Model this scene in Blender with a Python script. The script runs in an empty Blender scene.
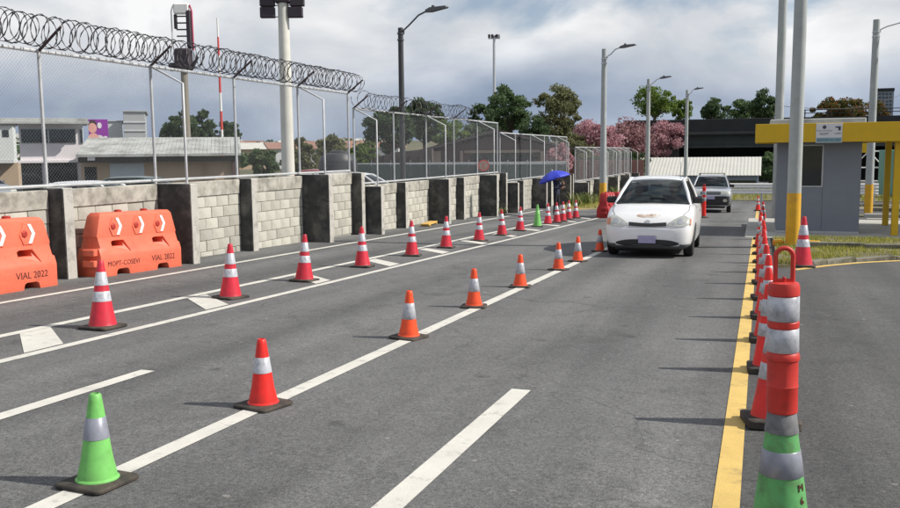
import bpy, bmesh, math, random
import numpy as np
from mathutils import Vector, Matrix
from mathutils.bvhtree import BVHTree
random.seed(7)
sc = bpy.context.scene
COL = sc.collection
R_ = math.radians

# ------------------------------------------------------------------ camera
F_PX, CX, CY, HOR, ROLL, EYE = 875., 450., 254., 150., .010, 1.46
def _ray(u, v): return np.array([(u-CX)/F_PX, -(v-CY)/F_PX, -1.])
def _n(a): return a/np.linalg.norm(a)
_Y = _n(_ray(762, HOR)); _Z = _n(np.cross(_ray(-238, HOR+1000*ROLL), _Y))
if _Z[1] < 0: _Z = -_Z
_X = np.cross(_Y, _Z)
ROT = np.array([_X, _Y, _Z])
EYEP = np.array([0, 0, EYE])
_r = ROT @ _ray(762, 178); SL = float(-_r[2]/_r[1])           # the road falls away at about 3 %
cam_d = bpy.data.cameras.new('camera'); cam = bpy.data.objects.new('camera', cam_d); COL.objects.link(cam)
cam_d.sensor_width = 36; cam_d.lens = 35.0; cam_d.clip_start = .05; cam_d.clip_end = 6000
M4 = Matrix.Identity(4)
for i in range(3):
    for j in range(3): M4[i][j] = float(ROT[i][j])
M4[2][3] = EYE
cam.matrix_world = M4
sc.camera = cam
sc.render.resolution_x = 1024; sc.render.resolution_y = 578

# ------------------------------------------------------------------ world and sun
SUN_AZ = math.atan2(.975, .215)      # towards +X and a little +Y, measured from +Y
SUN_EL = R_(40)
w = bpy.data.worlds.new('World'); sc.world = w; w.use_nodes = True
nt = w.node_tree; nt.nodes.clear(); N = nt.nodes.new; LK = nt.links.new
sky = N('ShaderNodeTexSky'); sky.sky_type = 'NISHITA'; sky.sun_disc = False
sky.sun_elevation = SUN_EL; sky.sun_rotation = SUN_AZ; sky.altitude = 1100; sky.dust_density = 1.2
skm = N('ShaderNodeVectorMath'); skm.operation = 'SCALE'; skm.inputs['Scale'].default_value = .10
LK(sky.outputs['Color'], skm.inputs[0])
tc = N('ShaderNodeTexCoord'); sx = N('ShaderNodeSeparateXYZ'); LK(tc.outputs['Generated'], sx.inputs[0])
mp = N('ShaderNodeMapping'); mp.inputs['Scale'].default_value = (1, 1, 1.9); mp.inputs['Location'].default_value = (.55, .1, .32)
LK(tc.outputs['Generated'], mp.inputs[0])
def wnoise(scale, detail, rough, dist=0.):
    n = N('ShaderNodeTexNoise'); n.inputs['Scale'].default_value = scale; n.inputs['Detail'].default_value = detail
    n.inputs['Roughness'].default_value = rough; n.inputs['Distortion'].default_value = dist
    LK(mp.outputs[0], n.inputs['Vector']); return n
def wramp(src, stops):
    r = N('ShaderNodeValToRGB'); e = r.color_ramp.elements
    e[0].position, e[0].color = stops[0][0], (*stops[0][1], 1); e[1].position, e[1].color = stops[-1][0], (*stops[-1][1], 1)
    for p, c in stops[1:-1]:
        q = e.new(p); q.color = (*c, 1)
    LK(src, r.inputs[0]); return r
n_cov = wnoise(4.6, 7, .52, .2)          # where there is cloud: gaps of blue only well above the horizon
el = N('ShaderNodeMath'); el.operation = 'MULTIPLY_ADD'; el.inputs[1].default_value = -1.6; el.inputs[2].default_value = .21; LK(sx.outputs['Z'], el.inputs[0])
el2 = N('ShaderNodeMath'); el2.operation = 'MAXIMUM'; el2.inputs[1].default_value = -.10; LK(el.outputs[0], el2.inputs[0])
cadd = N('ShaderNodeMath'); cadd.operation = 'ADD'; LK(n_cov.outputs['Fac'], cadd.inputs[0]); LK(el2.outputs[0], cadd.inputs[1])
cov = wramp(cadd.outputs[0], [(.36, (.30, .30, .30)), (.46, (1, 1, 1))])
n_sh = wnoise(5.5, 8, .50, .25)          # light and dark in the cloud
shade = wramp(n_sh.outputs['Fac'], [(.34, (.53, .575, .64)), (.46, (.66, .69, .735)), (.56, (.80, .815, .835)), (.66, (.95, .955, .96))])
# the cloud deck is thicker and bluer far off, all round the horizon
n_el = wnoise(3.0, 3, .5)
ad = N('ShaderNodeMath'); ad.operation = 'MULTIPLY_ADD'; ad.inputs[1].default_value = .20; LK(n_el.outputs['Fac'], ad.inputs[0]); LK(sx.outputs['Z'], ad.inputs[2])
low = wramp(ad.outputs[0], [(.10, (.42, .50, .64)), (.155, (.58, .65, .765)), (.225, (1, 1, 1))])
mulc = N('ShaderNodeMix'); mulc.data_type = 'RGBA'; mulc.blend_type = 'MULTIPLY'; mulc.inputs[0].default_value = 1
LK(shade.outputs[0], mulc.inputs[6]); LK(low.outputs[0], mulc.inputs[7])
mixc = N('ShaderNodeMix'); mixc.data_type = 'RGBA'
LK(cov.outputs[0], mixc.inputs[0]); LK(skm.outputs[0], mixc.inputs[6]); LK(mulc.outputs[2], mixc.inputs[7])
bg = N('ShaderNodeBackground'); bg.inputs['Strength'].default_value = 1.0
LK(mixc.outputs[2], bg.inputs['Color'])
wo = N('ShaderNodeOutputWorld'); LK(bg.outputs[0], wo.inputs['Surface'])

sd = bpy.data.lights.new('sun', 'SUN'); sun = bpy.data.objects.new('sun', sd); COL.objects.link(sun)
sd.energy = 5.0; sd.angle = R_(.6); sd.color = (1, .95, .87)
to_sun = Vector((math.sin(SUN_AZ)*math.cos(SUN_EL), math.cos(SUN_AZ)*math.cos(SUN_EL), math.sin(SUN_EL)))
sun.rotation_euler = to_sun.to_track_quat('Z', 'Y').to_euler(); sun.location = (30, 10, 40)
vs = sc.view_settings; vs.view_transform = 'Standard'; vs.look = 'None'; vs.exposure = 0.0; vs.gamma = 1; vs.use_curve_mapping = False

# ------------------------------------------------------------------ helpers
def dirw(u, v): return ROT @ _ray(u, v)
def P(u, v, D): return Vector(EYEP + dirw(u, v)*D)                 # a survey point: photo direction at depth D
def PY(u, v, y): d = dirw(u, v); return Vector(EYEP + d*(y/d[1]))
def PX_(u, v, x): d = dirw(u, v); return Vector(EYEP + d*(x/d[0]))
def gz(x, y):
    z = -SL*y if y < 45 else (-SL*y + SL*(y-45)**2/60 if y < 75 else -SL*60)
    return z + min(max((-x-6)/3, 0), 1)*.0035*min(max(y, 0), 45)
YAW = math.atan2(float(ROT[1][0]), float(ROT[0][0]))               # plan angle of the far buildings' fronts

def mat(name, col, rough=.8, var=.12, vscale=6., bump=0., bscale=60., metal=0., dirt=None, dscale=2., dlo=.45, dhi=.7, obj_rand=0., coat=0., spec=.5, fine=0.):
    m = bpy.data.materials.new(name); m.use_nodes = True
    t = m.node_tree; b = t.nodes['Principled BSDF']
    b.inputs['Roughness'].default_value = rough; b.inputs['Metallic'].default_value = metal
    b.inputs['Coat Weight'].default_value = coat; b.inputs['Specular IOR Level'].default_value = spec
    co = t.nodes.new('ShaderNodeTexCoord')
    n = t.nodes.new('ShaderNodeTexNoise'); n.inputs['Scale'].default_value = vscale; n.inputs['Detail'].default_value = 6; n.inputs['Roughness'].default_value = .62
    t.links.new(co.outputs['Object'], n.inputs['Vector'])
    r = t.nodes.new('ShaderNodeValToRGB'); e = r.color_ramp.elements
    e[0].position = .3; e[1].position = .7
    e[0].color = (*[max(0, c*(1-var)) for c in col], 1); e[1].color = (*[min(1, c*(1+var)) for c in col], 1)
    t.links.new(n.outputs['Fac'], r.inputs[0]); out = r.outputs[0]
    if fine:
        n4 = t.nodes.new('ShaderNodeTexNoise'); n4.inputs['Scale'].default_value = bscale*1.3; n4.inputs['Detail'].default_value = 2
        t.links.new(co.outputs['Object'], n4.inputs['Vector'])
        r4 = t.nodes.new('ShaderNodeValToRGB'); r4.color_ramp.elements[0].position = .3; r4.color_ramp.elements[1].position = .7
        r4.color_ramp.elements[0].color = (1-fine,)*3+(1,); r4.color_ramp.elements[1].color = (1+fine,)*3+(1,)
        t.links.new(n4.outputs['Fac'], r4.inputs[0])
        x = t.nodes.new('ShaderNodeMix'); x.data_type = 'RGBA'; x.blend_type = 'MULTIPLY'; x.inputs[0].default_value = 1
        t.links.new(out, x.inputs[6]); t.links.new(r4.outputs[0], x.inputs[7]); out = x.outputs[2]
    if dirt:
        n2 = t.nodes.new('ShaderNodeTexNoise'); n2.inputs['Scale'].default_value = dscale; n2.inputs['Detail'].default_value = 8; n2.inputs['Roughness'].default_value = .65
        t.links.new(co.outputs['Object'], n2.inputs['Vector'])
        r2 = t.nodes.new('ShaderNodeValToRGB'); r2.color_ramp.elements[0].position = dlo; r2.color_ramp.elements[1].position = dhi
        t.links.new(n2.outputs['Fac'], r2.inputs[0])
        x = t.nodes.new('ShaderNodeMix'); x.data_type = 'RGBA'; t.links.new(r2.outputs[0], x.inputs[0]); t.links.new(out, x.inputs[6]); x.inputs[7].default_value = (*dirt, 1)
        out = x.outputs[2]
    if obj_rand:
        oi = t.nodes.new('ShaderNodeObjectInfo'); mr = t.nodes.new('ShaderNodeMapRange')
        mr.inputs['To Min'].default_value = 1-obj_rand; mr.inputs['To Max'].default_value = 1+obj_rand
        t.links.new(oi.outputs['Random'], mr.inputs['Value'])
        x = t.nodes.new('ShaderNodeVectorMath'); x.operation = 'SCALE'; t.links.new(out, x.inputs[0]); t.links.new(mr.outputs[0], x.inputs['Scale']); out = x.outputs[0]
    t.links.new(out, b.inputs['Base Color'])
    if bump:
        n3 = t.nodes.new('ShaderNodeTexNoise'); n3.inputs['Scale'].default_value = bscale; n3.inputs['Detail'].default_value = 4
        t.links.new(co.outputs['Object'], n3.inputs['Vector'])
        bp = t.nodes.new('ShaderNodeBump'); bp.inputs['Strength'].default_value = bump; bp.inputs['Distance'].default_value = .01
        t.links.new(n3.outputs['Fac'], bp.inputs['Height']); t.links.new(bp.outputs[0], b.inputs['Normal'])
    return m

def leafmat(name, c0, c1, c2=None, trans=.45):
    m = bpy.data.materials.new(name); m.use_nodes = True; t = m.node_tree; t.nodes.clear()
    g = t.nodes.new('ShaderNodeNewGeometry'); r = t.nodes.new('ShaderNodeValToRGB')
    r.color_ramp.elements[0].color = (*c0, 1); r.color_ramp.elements[1].color = (*(c2 or c1), 1)
    if c2:
        e = r.color_ramp.elements.new(.6); e.color = (*c1, 1)
    t.links.new(g.outputs['Random Per Island'], r.inputs[0])
    d = t.nodes.new('ShaderNodeBsdfDiffuse'); tr = t.nodes.new('ShaderNodeBsdfTranslucent'); mx = t.nodes.new('ShaderNodeMixShader'); mx.inputs[0].default_value = trans
    t.links.new(r.outputs[0], d.inputs[0]); t.links.new(r.outputs[0], tr.inputs[0])
    t.links.new(d.outputs[0], mx.inputs[1]); t.links.new(tr.outputs[0], mx.inputs[2])
    o = t.nodes.new('ShaderNodeOutputMaterial'); t.links.new(mx.outputs[0], o.inputs[0]); return m

def glassmat(name, tint, refl=.10):
    m = bpy.data.materials.new(name); m.use_nodes = True; t = m.node_tree; t.nodes.clear()
    a = t.nodes.new('ShaderNodeBsdfTransparent'); a.inputs[0].default_value = (*tint, 1)
    g = t.nodes.new('ShaderNodeBsdfGlossy'); g.inputs['Roughness'].default_value = .03
    f = t.nodes.new('ShaderNodeFresnel'); f.inputs[0].default_value = 1.5
    mx = t.nodes.new('ShaderNodeMixShader'); t.links.new(f.outputs[0], mx.inputs[0]); t.links.new(a.outputs[0], mx.inputs[1]); t.links.new(g.outputs[0], mx.inputs[2])
    o = t.nodes.new('ShaderNodeOutputMaterial'); t.links.new(mx.outputs[0], o.inputs[0]); return m

class MB:
    def __init__(s): s.v = []; s.f = []; s.mi = []
    def add(s, vs, fs, mi=0):
        o = len(s.v); s.v += [tuple(p) for p in vs]; s.f += [tuple(i+o for i in f) for f in fs]; s.mi += [mi]*len(fs); return s
    def box(s, x0, x1, y0, y1, z0, z1, mi=0, M=None):
        vs = [Vector((x, y, z)) for z in (z0, z1) for x, y in ((x0, y0), (x1, y0), (x1, y1), (x0, y1))]
        if M is not None: vs = [M @ p for p in vs]
        return s.add(vs, [(3, 2, 1, 0), (4, 5, 6, 7), (0, 1, 5, 4), (1, 2, 6, 5), (2, 3, 7, 6), (3, 0, 4, 7)], mi)
    def bbox(s, x0, x1, y0, y1, z0, z1, b=.01, mi=0, M=None):        # a box with its edges cut back
        X = (x0, x1); Y = (y0, y1); Z = (z0, z1); vs = []; idx = {}
        for i in (0, 1):
            for j in (0, 1):
                for k in (0, 1):
                    sx_, sy_, sz_ = (b, -b)[i], (b, -b)[j], (b, -b)[k]
                    for a, p in (('x', (X[i], Y[j]+sy_, Z[k]+sz_)), ('y', (X[i]+sx_, Y[j], Z[k]+sz_)), ('z', (X[i]+sx_, Y[j]+sy_, Z[k]))):
                        idx[(i, j, k, a)] = len(vs); vs.append(Vector(p))
        fs = []
        for a, A in enumerate('xyz'):
            for e in (0, 1):
                q = []
                for (p, r) in ((0, 0), (1, 0), (1, 1), (0, 1)):
                    t = [p, r]; t.insert(a, e); q.append(idx[(*t, A)])
                fs.append(q if (e == 1) == (a != 1) else q[::-1])
        for a in range(3):                                            # edges
            o = [c for c in range(3) if c != a]
            for p in (0, 1):
                for r in (0, 1):
                    k0 = [0, 0, 0]; k0[o[0]] = p; k0[o[1]] = r; k1 = list(k0); k1[a] = 1
                    q = [idx[(*k0, 'xyz'[o[0]])], idx[(*k1, 'xyz'[o[0]])], idx[(*k1, 'xyz'[o[1]])], idx[(*k0, 'xyz'[o[1]])]]
                    fs.append(q if ((p == r) == (a != 1)) else q[::-1])
        for i in (0, 1):
            for j in (0, 1):
                for k in (0, 1):
                    q = [idx[(i, j, k, a)] for a in 'xyz']; fs.append(q if (i+j+k) % 2 else q[::-1])
        if M is not None: vs = [M @ p for p in vs]
        return s.add(vs, fs, mi)
    def tube(s, pts, r, n=8, caps=True, mi=0):
        pts = [Vector(p) for p in pts]; rs = r if isinstance(r, (list, tuple)) else [r]*len(pts)
        rings = []; up = None
        for i, p in enumerate(pts):
            d = (pts[min(i+1, len(pts)-1)]-pts[max(i-1, 0)]).normalized()
            if up is None: up = Vector((0, 0, 1)) if abs(d.z) < .9 else Vector((0, 1, 0))
            a = d.cross(up)
            if a.length < 1e-5: a = d.orthogonal()
            a.normalize(); bb = a.cross(d).normalized(); up = bb
            rings.append([p+(a*math.cos(t)+bb*math.sin(t))*rs[i] for t in [2*math.pi*k/n for k in range(n)]])
        vs = [q for rg in rings for q in rg]; fs = []
        for i in range(len(pts)-1):
            for k in range(n):
                fs.append((i*n+k, i*n+(k+1) % n, (i+1)*n+(k+1) % n, (i+1)*n+k))
        if caps: fs += [tuple(range(n-1, -1, -1)), tuple((len(pts)-1)*n+k for k in range(n))]
        return s.add(vs, fs, mi)
    def lathe(s, prof, n=24, mi=0, M=None, close=True):
        vs = []; fs = []
        for (r, z) in prof: vs += [Vector((r*math.cos(2*math.pi*k/n), r*math.sin(2*math.pi*k/n), z)) for k in range(n)]
        for i in range(len(prof)-1):
            for k in range(n): fs.append((i*n+k, i*n+(k+1) % n, (i+1)*n+(k+1) % n, (i+1)*n+k))
        if close: fs += [tuple(range(n-1, -1, -1)), tuple((len(prof)-1)*n+k for k in range(n))]
        if M is not None: vs = [M @ p for p in vs]
        return s.add(vs, fs, mi)
    def prism(s, poly, fn0, fn1, mi=0):                              # poly of 2-D points, two maps to 3-D
        n = len(poly); vs = [fn0(*p) for p in poly]+[fn1(*p) for p in poly]
        fs = [tuple(range(n-1, -1, -1)), tuple(range(n, 2*n))]+[(k, (k+1) % n, n+(k+1) % n, n+k) for k in range(n)]
        return s.add(vs, fs, mi)
    def grid(s, rows, mi=0):
        m = len(rows[0]); vs = [p for r in rows for p in r]
        return s.add(vs, [(i*m+j, i*m+j+1, (i+1)*m+j+1, (i+1)*m+j) for i in range(len(rows)-1) for j in range(m-1)], mi)
    def mesh(s, name, mats, smooth=False, fix=False):
        me = bpy.data.meshes.new(name); me.from_pydata(s.v, [], s.f); me.update()
        for m in (mats if isinstance(mats, (list, tuple)) else [mats]): me.materials.append(m)
        me.polygons.foreach_set('material_index', s.mi)
        if fix:
            bm = bmesh.new(); bm.from_mesh(me); bmesh.ops.recalc_face_normals(bm, faces=bm.faces); bm.to_mesh(me); bm.free()
        if smooth:
            me.polygons.foreach_set('use_smooth', [True]*len(me.polygons))
            if smooth != 'all': me.set_sharp_from_angle(angle=R_(smooth if smooth is not True and isinstance(smooth, (int, float)) else 40))
        return me
    def build(s, name, mats, parent=None, smooth=False, fix=False): return link(name, s.mesh(name, mats, smooth, fix), parent)

def link(name, me, parent=None, loc=None, rot=None):
    o = bpy.data.objects.new(name, me); COL.objects.link(o)
    if parent is not None: o.parent = parent
    if loc is not None: o.location = loc
    if rot is not None: o.rotation_euler = rot
    return o
def tag(o, label, cat=None, group=None, kind=None):
    if label: o['label'] = label
    if cat: o['category'] = cat
    if group: o['group'] = group
    if kind: o['kind'] = kind
    return o
def thing(name, label, cat, loc=(0, 0, 0), rz=0, group=None):
    o = bpy.data.objects.new(name, None); COL.objects.link(o); o.location = loc; o.rotation_euler = (0, 0, rz); o.empty_display_size = .2
    return tag(o, label, cat, group)
def copy_tree(o, parent=None):
    c = o.copy(); COL.objects.link(c); c.parent = parent
    for ch in o.children: copy_tree(ch, c)
    return c
def evaluated(o, name, mats, smooth=40):                              # bake modifiers, drop the source object
    dg = bpy.context.evaluated_depsgraph_get(); dg.update()
    me = bpy.data.meshes.new_from_object(o.evaluated_get(dg)); me.name = name
    me.materials.clear()
    for m in mats: me.materials.append(m)
    if smooth:
        me.polygons.foreach_set('use_smooth', [True]*len(me.polygons)); me.set_sharp_from_angle(angle=R_(smooth))
    bpy.data.objects.remove(o, do_unlink=True); return me
def carve(me, cutters, op='DIFFERENCE'):
    o = bpy.data.objects.new('tmp', me); COL.objects.link(o); cs = []
    for c in cutters:
        k = bpy.data.objects.new('tmpc', c); COL.objects.link(k); cs.append(k)
        md = o.modifiers.new('b', 'BOOLEAN'); md.object = k; md.operation = op; md.solver = 'EXACT'
    dg = bpy.context.evaluated_depsgraph_get(); dg.update()
    r = bpy.data.meshes.new_from_object(o.evaluated_get(dg))
    for k in cs+[o]: bpy.data.objects.remove(k, do_unlink=True)
    return r
def text_mesh(name, body, size, m, shear=0., extrude=.001):
    cu = bpy.data.curves.new(name, 'FONT'); cu.body = body; cu.size = size; cu.align_x = 'CENTER'; cu.align_y = 'CENTER'; cu.extrude = extrude; cu.resolution_u = 2
    o = bpy.data.objects.new('tmp', cu); COL.objects.link(o)
    dg = bpy.context.evaluated_depsgraph_get(); dg.update()
    me = bpy.data.meshes.new_from_object(o.evaluated_get(dg)); me.materials.clear(); me.materials.append(m)
    bpy.data.objects.remove(o, do_unlink=True); return me

# ------------------------------------------------------------------ materials
M = {}
M['white_paint'] = mat('road_white_paint', (.62, .60, .54), .75, .10, 3, .15, 150, dirt=(.20, .195, .18), dscale=9, dlo=.56, dhi=.80, fine=.12)
M['yellow_paint'] = mat('road_yellow_paint', (.62, .43, .13), .75, .12, 3, .15, 150, dirt=(.20, .16, .09), dscale=8, dlo=.58, dhi=.82, fine=.12)
M['concrete'] = mat('weathered_concrete', (.42, .40, .35), .9, .18, 5, .3, 60, dirt=(.13, .125, .105), dscale=3.2, dlo=.43, dhi=.70)
M['concrete_block'] = mat('pale_concrete_block', (.47, .455, .40), .95, .12, 4, .5, 90, dirt=(.27, .26, .215), dscale=2.3, dlo=.47, dhi=.75, obj_rand=.17, fine=.1)
M['mortar'] = mat('mortar', (.33, .32, .28), .95, .15, 8)
M['pillar_dark'] = mat('dark_mottled_concrete', (.052, .052, .052), .95, .4, 4, .3, 60, dirt=(.21, .205, .185), dscale=2.7, dlo=.49, dhi=.80)
M['pale_pillar'] = mat('pale_pillar_face', (.47, .45, .41), .9, .14, 5, .3, 60, dirt=(.16, .15, .135), dscale=5, dlo=.48, dhi=.75)
M['galv'] = mat('galvanised_steel', (.52, .54, .56), .42, .12, 6, metal=.55)
M['whitetube'] = mat('grey_painted_tube', (.47, .48, .49), .5, .15, 6, metal=.2)
M['wire'] = mat('galvanised_wire', (.20, .21, .22), .5, .1, 6, metal=.5)
M['razor'] = mat('rusty_razor_wire', (.085, .08, .085), .55, .3, 12, metal=.4)
M['arm'] = mat('rusty_arm', (.075, .045, .045), .7, .3, 9)
M['rubber'] = mat('black_rubber', (.035, .030, .026), .85, .3, 20, dirt=(.12, .095, .07), dscale=8, dlo=.45, dhi=.8)
M['cone_pink'] = mat('pinkish_red_plastic', (.60, .020, .042), .42, .12, 10, dirt=(.30, .03, .04), dscale=7, dlo=.47, dhi=.82, obj_rand=.10)
M['cone_orange'] = mat('orange_plastic', (.85, .082, .018), .42, .10, 10, dirt=(.5, .06, .02), dscale=7, dlo=.47, dhi=.82, obj_rand=.10)
M['cone_red'] = mat('bright_red_plastic', (.78, .022, .015), .40, .08, 10, dirt=(.4, .03, .02), dscale=7, dlo=.47, dhi=.82, obj_rand=.10)
M['cone_green'] = mat('lime_green_plastic', (.19, .55, .13), .45, .10, 10, dirt=(.13, .33, .09), dscale=8, dlo=.47, dhi=.8, obj_rand=.08)
M['tape'] = mat('reflective_tape', (.50, .51, .55), .35, .12, 16, dirt=(.24, .24, .26), dscale=17, dlo=.47, dhi=.72, metal=.1)
M['tube_red'] = mat('faded_red_plastic', (.56, .032, .022), .5, .14, 9, dirt=(.30, .03, .02), dscale=11, dlo=.5, dhi=.8)
M['green_scuffed'] = mat('scuffed_green_plastic', (.12, .40, .13), .55, .15, 9, dirt=(.10, .20, .075), dscale=12, dlo=.48, dhi=.72)
M['tape_grey'] = mat('grey_reflective_tape', (.27, .28, .33), .35, .15, 16, dirt=(.2, .2, .22), dscale=14, dlo=.5, dhi=.75, metal=.15)
M['collar'] = mat('scuffed_collar', (.15, .15, .155), .7, .3, 30)
M['barrier'] = mat('orange_barrier_plastic', (.78, .155, .085), .55, .08, 4, .08, 30, dirt=(.46, .125, .075), dscale=6, dlo=.5, dhi=.8, fine=.06)
M['barrier_red'] = mat('red_barrier_plastic', (.38, .016, .018), .5, .12, 4, dirt=(.32, .03, .03), dscale=5, dlo=.5, dhi=.8)
M['chevron'] = mat('white_chevron', (.80, .79, .78), .5, .05, 10)
M['ink'] = mat('stencil_ink', (.10, .02, .015), .8, .2, 20)
M['nut'] = mat('dark_red_nut', (.38, .03, .02), .6, .2, 20)
M['carwhite'] = mat('white_car_paint', (.80, .80, .80), .28, .02, 2, coat=.6)
M['carsilver'] = mat('silver_car_paint', (.50, .52, .55), .3, .03, 2, metal=.35, coat=.6)
M['carred'] = mat('red_car_paint', (.45, .02, .03), .3, .03, 2, coat=.6)
M['cargreen'] = mat('dark_green_car_paint', (.02, .05, .04), .3, .03, 2, coat=.6)
M['cargrey'] = mat('grey_car_paint', (.25, .27, .30), .3, .03, 2, metal=.3, coat=.6)
M['black_trim'] = mat('black_plastic_trim', (.022, .022, .024), .6, .15, 20)
M['grey_trim'] = mat('grey_bumper_plastic', (.085, .088, .095), .65, .15, 20)
M['tyre'] = mat('tyre_rubber', (.022, .022, .022), .85, .2, 20)
M['rim'] = mat('alloy_rim', (.55, .56, .57), .35, .05, 20, metal=.7)
M['hlglass'] = mat('headlight_lens', (.52, .53, .48), .15, .12, 9, coat=.8, metal=.25)
M['amber'] = mat('amber_lens', (.62, .22, .10), .2, .1, 20, coat=.6)
M['plate'] = mat('plain_plate', (.36, .34, .52), .5, .12, 9)
M['rust'] = mat('peeled_primer_patch', (.42, .30, .22), .8, .35, 22, dirt=(.76, .73, .70), dscale=9, dlo=.42, dhi=.62)
M['cabin'] = mat('dark_upholstery', (.045, .047, .055), .9, .2, 12)
M['glass'] = glassmat('tinted_windscreen', (.36, .43, .43))
M['sideglass'] = glassmat('tinted_side_glass', (.18, .24, .24))
M['pane'] = mat('dark_window_glass', (.02, .024, .026), .06, .1, 2, spec=.8)
M['booth'] = mat('grey_booth_panel', (.20, .22, .26), .6, .05, 3, dirt=(.165, .18, .21), dscale=1.5, dlo=.5, dhi=.9)
M['yellow'] = mat('yellow_steel_paint', (.66, .41, .008), .5, .06, 4, dirt=(.50, .31, .02), dscale=3, dlo=.55, dhi=.9)
M['alu'] = mat('aluminium_frame', (.48, .49, .50), .4, .05, 9, metal=.4)
M['pole_conc'] = mat('spun_concrete_pole', (.38, .405, .40), .85, .10, 3, .15, 60, dirt=(.27, .29, .28), dscale=2, dlo=.5, dhi=.85)
M['pole_yellow'] = mat('yellow_pole_paint', (.70, .38, .02), .7, .10, 4, dirt=(.42, .24, .06), dscale=5, dlo=.52, dhi=.8)
M['pole_dark'] = mat('dark_pole', (.045, .045, .05), .5, .2, 4)
M['lamp'] = mat('lamp_head_grey', (.09, .09, .10), .5, .1, 9)
M['whitepole'] = mat('cream_pole', (.66, .65, .58), .6, .08, 2, dirt=(.5, .49, .42), dscale=1, dlo=.5, dhi=.8)
M['rack'] = mat('dark_floodlight_rack', (.035, .025, .035), .6, .2, 6)
M['grass'] = leafmat('grass_blades', (.20, .23, .045), (.38, .38, .09), (.52, .45, .17), .3)
M['soil'] = mat('grassy_soil', (.16, .145, .07), .95, .35, 4, .5, 30, dirt=(.07, .06, .04), dscale=1.3, dlo=.5, dhi=.7)
M['terrain'] = mat('terrain_scrub', (.11, .11, .06), .95, .3, .05, dirt=(.16, .13, .08), dscale=.02)
M['lot'] = mat('parking_asphalt', (.12, .12, .12), .95, .15, 1.5, .3, 80)
M['kerb'] = mat('dirty_kerb_concrete', (.22, .21, .17), .95, .25, 5, .3, 60, dirt=(.075, .07, .045), dscale=4, dlo=.40, dhi=.65)
M['slab'] = mat('pale_slab_concrete', (.46, .45, .41), .9, .12, 3, .2, 60, dirt=(.30, .29, .25), dscale=2, dlo=.5, dhi=.8)
M['bwhite'] = mat('white_render_wall', (.74, .70, .71), .85, .05, 1)
M['btan'] = mat('tan_render_wall', (.44, .34, .24), .9, .08, 1)
M['bgrey'] = mat('grey_metal_cladding', (.40, .42, .42), .7, .06, 1)
M['bpale'] = mat('pale_cladding', (.58, .60, .60), .8, .05, 1)
M['roofgrey'] = mat('grey_fibre_roof', (.44, .45, .43), .85, .12, 1.2, dirt=(.22, .22, .21), dscale=1)
M['roofwhite'] = mat('pale_corrugated_roof', (.56, .55, .50), .6, .08, .8, dirt=(.55, .53, .46), dscale=.8, dlo=.5, dhi=.8)
M['bluegrey'] = mat('blue_grey_wall', (.24, .28, .34), .8, .06, 1)
M['maroon'] = mat('maroon_wall', (.12, .075, .075), .9, .12, .8)
M['maroon_roof'] = mat('dark_brown_roof', (.075, .058, .056), .9, .15, .8)
M['beige'] = mat('beige_column', (.34, .27, .21), .9, .06, 1)
M['netting'] = mat('dark_green_screen', (.055, .075, .072), .9, .15, .6)
M['shutter'] = mat('pale_blue_shutter', (.46, .52, .54), .7, .05, 2)
M['purple'] = mat('purple_print', (.26, .03, .33), .6, .05, 2)
M['blueprint'] = mat('blue_print', (.07, .12, .50), .6, .05, 2)
M['pinkprint'] = mat('pink_print', (.72, .38, .32), .6, .1, 2)
M['darkprint'] = mat('dark_print', (.06, .03, .04), .6, .1, 2)
M['whiteprint'] = mat('white_print', (.72, .70, .70), .6, .05, 2)
M['tank'] = mat('black_water_tank', (.035, .037, .042), .5, .15, 3)
M['deck'] = mat('dark_bridge_concrete', (.060, .066, .064), .95, .2, .5)
M['parapet'] = mat('dark_bridge_parapet', (.028, .031, .032), .9, .2, .7)
M['girder'] = mat('bridge_girder', (.055, .065, .063), .9, .2, .5)
M['bark'] = mat('tree_bark', (.13, .10, .075), .95, .25, 4)
M['redmast'] = mat('red_mast_paint', (.62, .06, .05), .6, .05, 3)
M['whitemast'] = mat('white_mast_paint', (.78, .77, .75), .6, .05, 3)
M['pinkedge'] = mat('pink_frame_paint', (.50, .10, .16), .6, .1, 3)
M['navy'] = mat('navy_jacket', (.022, .028, .055), .9, .2, 20)
M['trouser'] = mat('black_trousers', (.014, .014, .018), .9, .2, 20)
M['skin'] = mat('skin', (.42, .23, .15), .6, .06, 20)
M['hair'] = mat('dark_hair', (.018, .013, .011), .7, .2, 40)
M['shirt'] = mat('pale_shirt', (.50, .50, .52), .9, .1, 20)
M['umbrella'] = mat('blue_umbrella_cloth', (.035, .055, .52), .6, .08, 6)
M['plank'] = mat('yellow_timber', (.60, .38, .10), .8, .15, 8)
M['signwhite'] = mat('sign_white', (.66, .66, .70), .5, .04, 5)
M['signblue'] = mat('sign_blue_grey', (.20, .33, .40), .5, .05, 5)
M['signink'] = mat('sign_ink', (.05, .05, .09), .6, .05, 5)
M['signred'] = mat('sign_red', (.55, .06, .04), .6, .05, 5)
M['tower'] = mat('far_tower_grey', (.20, .24, .30), .8, .08, .3)
M['greenpaint'] = mat('pale_green_container', (.16, .34, .28), .7, .05, 1)
M['terracotta'] = mat('faded_tile_roof', (.30, .17, .13), .9, .15, 1)
M['redwall'] = mat('red_brown_wall', (.17, .085, .075), .9, .15, 1)
M['cable'] = mat('black_cable', (.03, .03, .03), .7, .1, 3)

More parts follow.
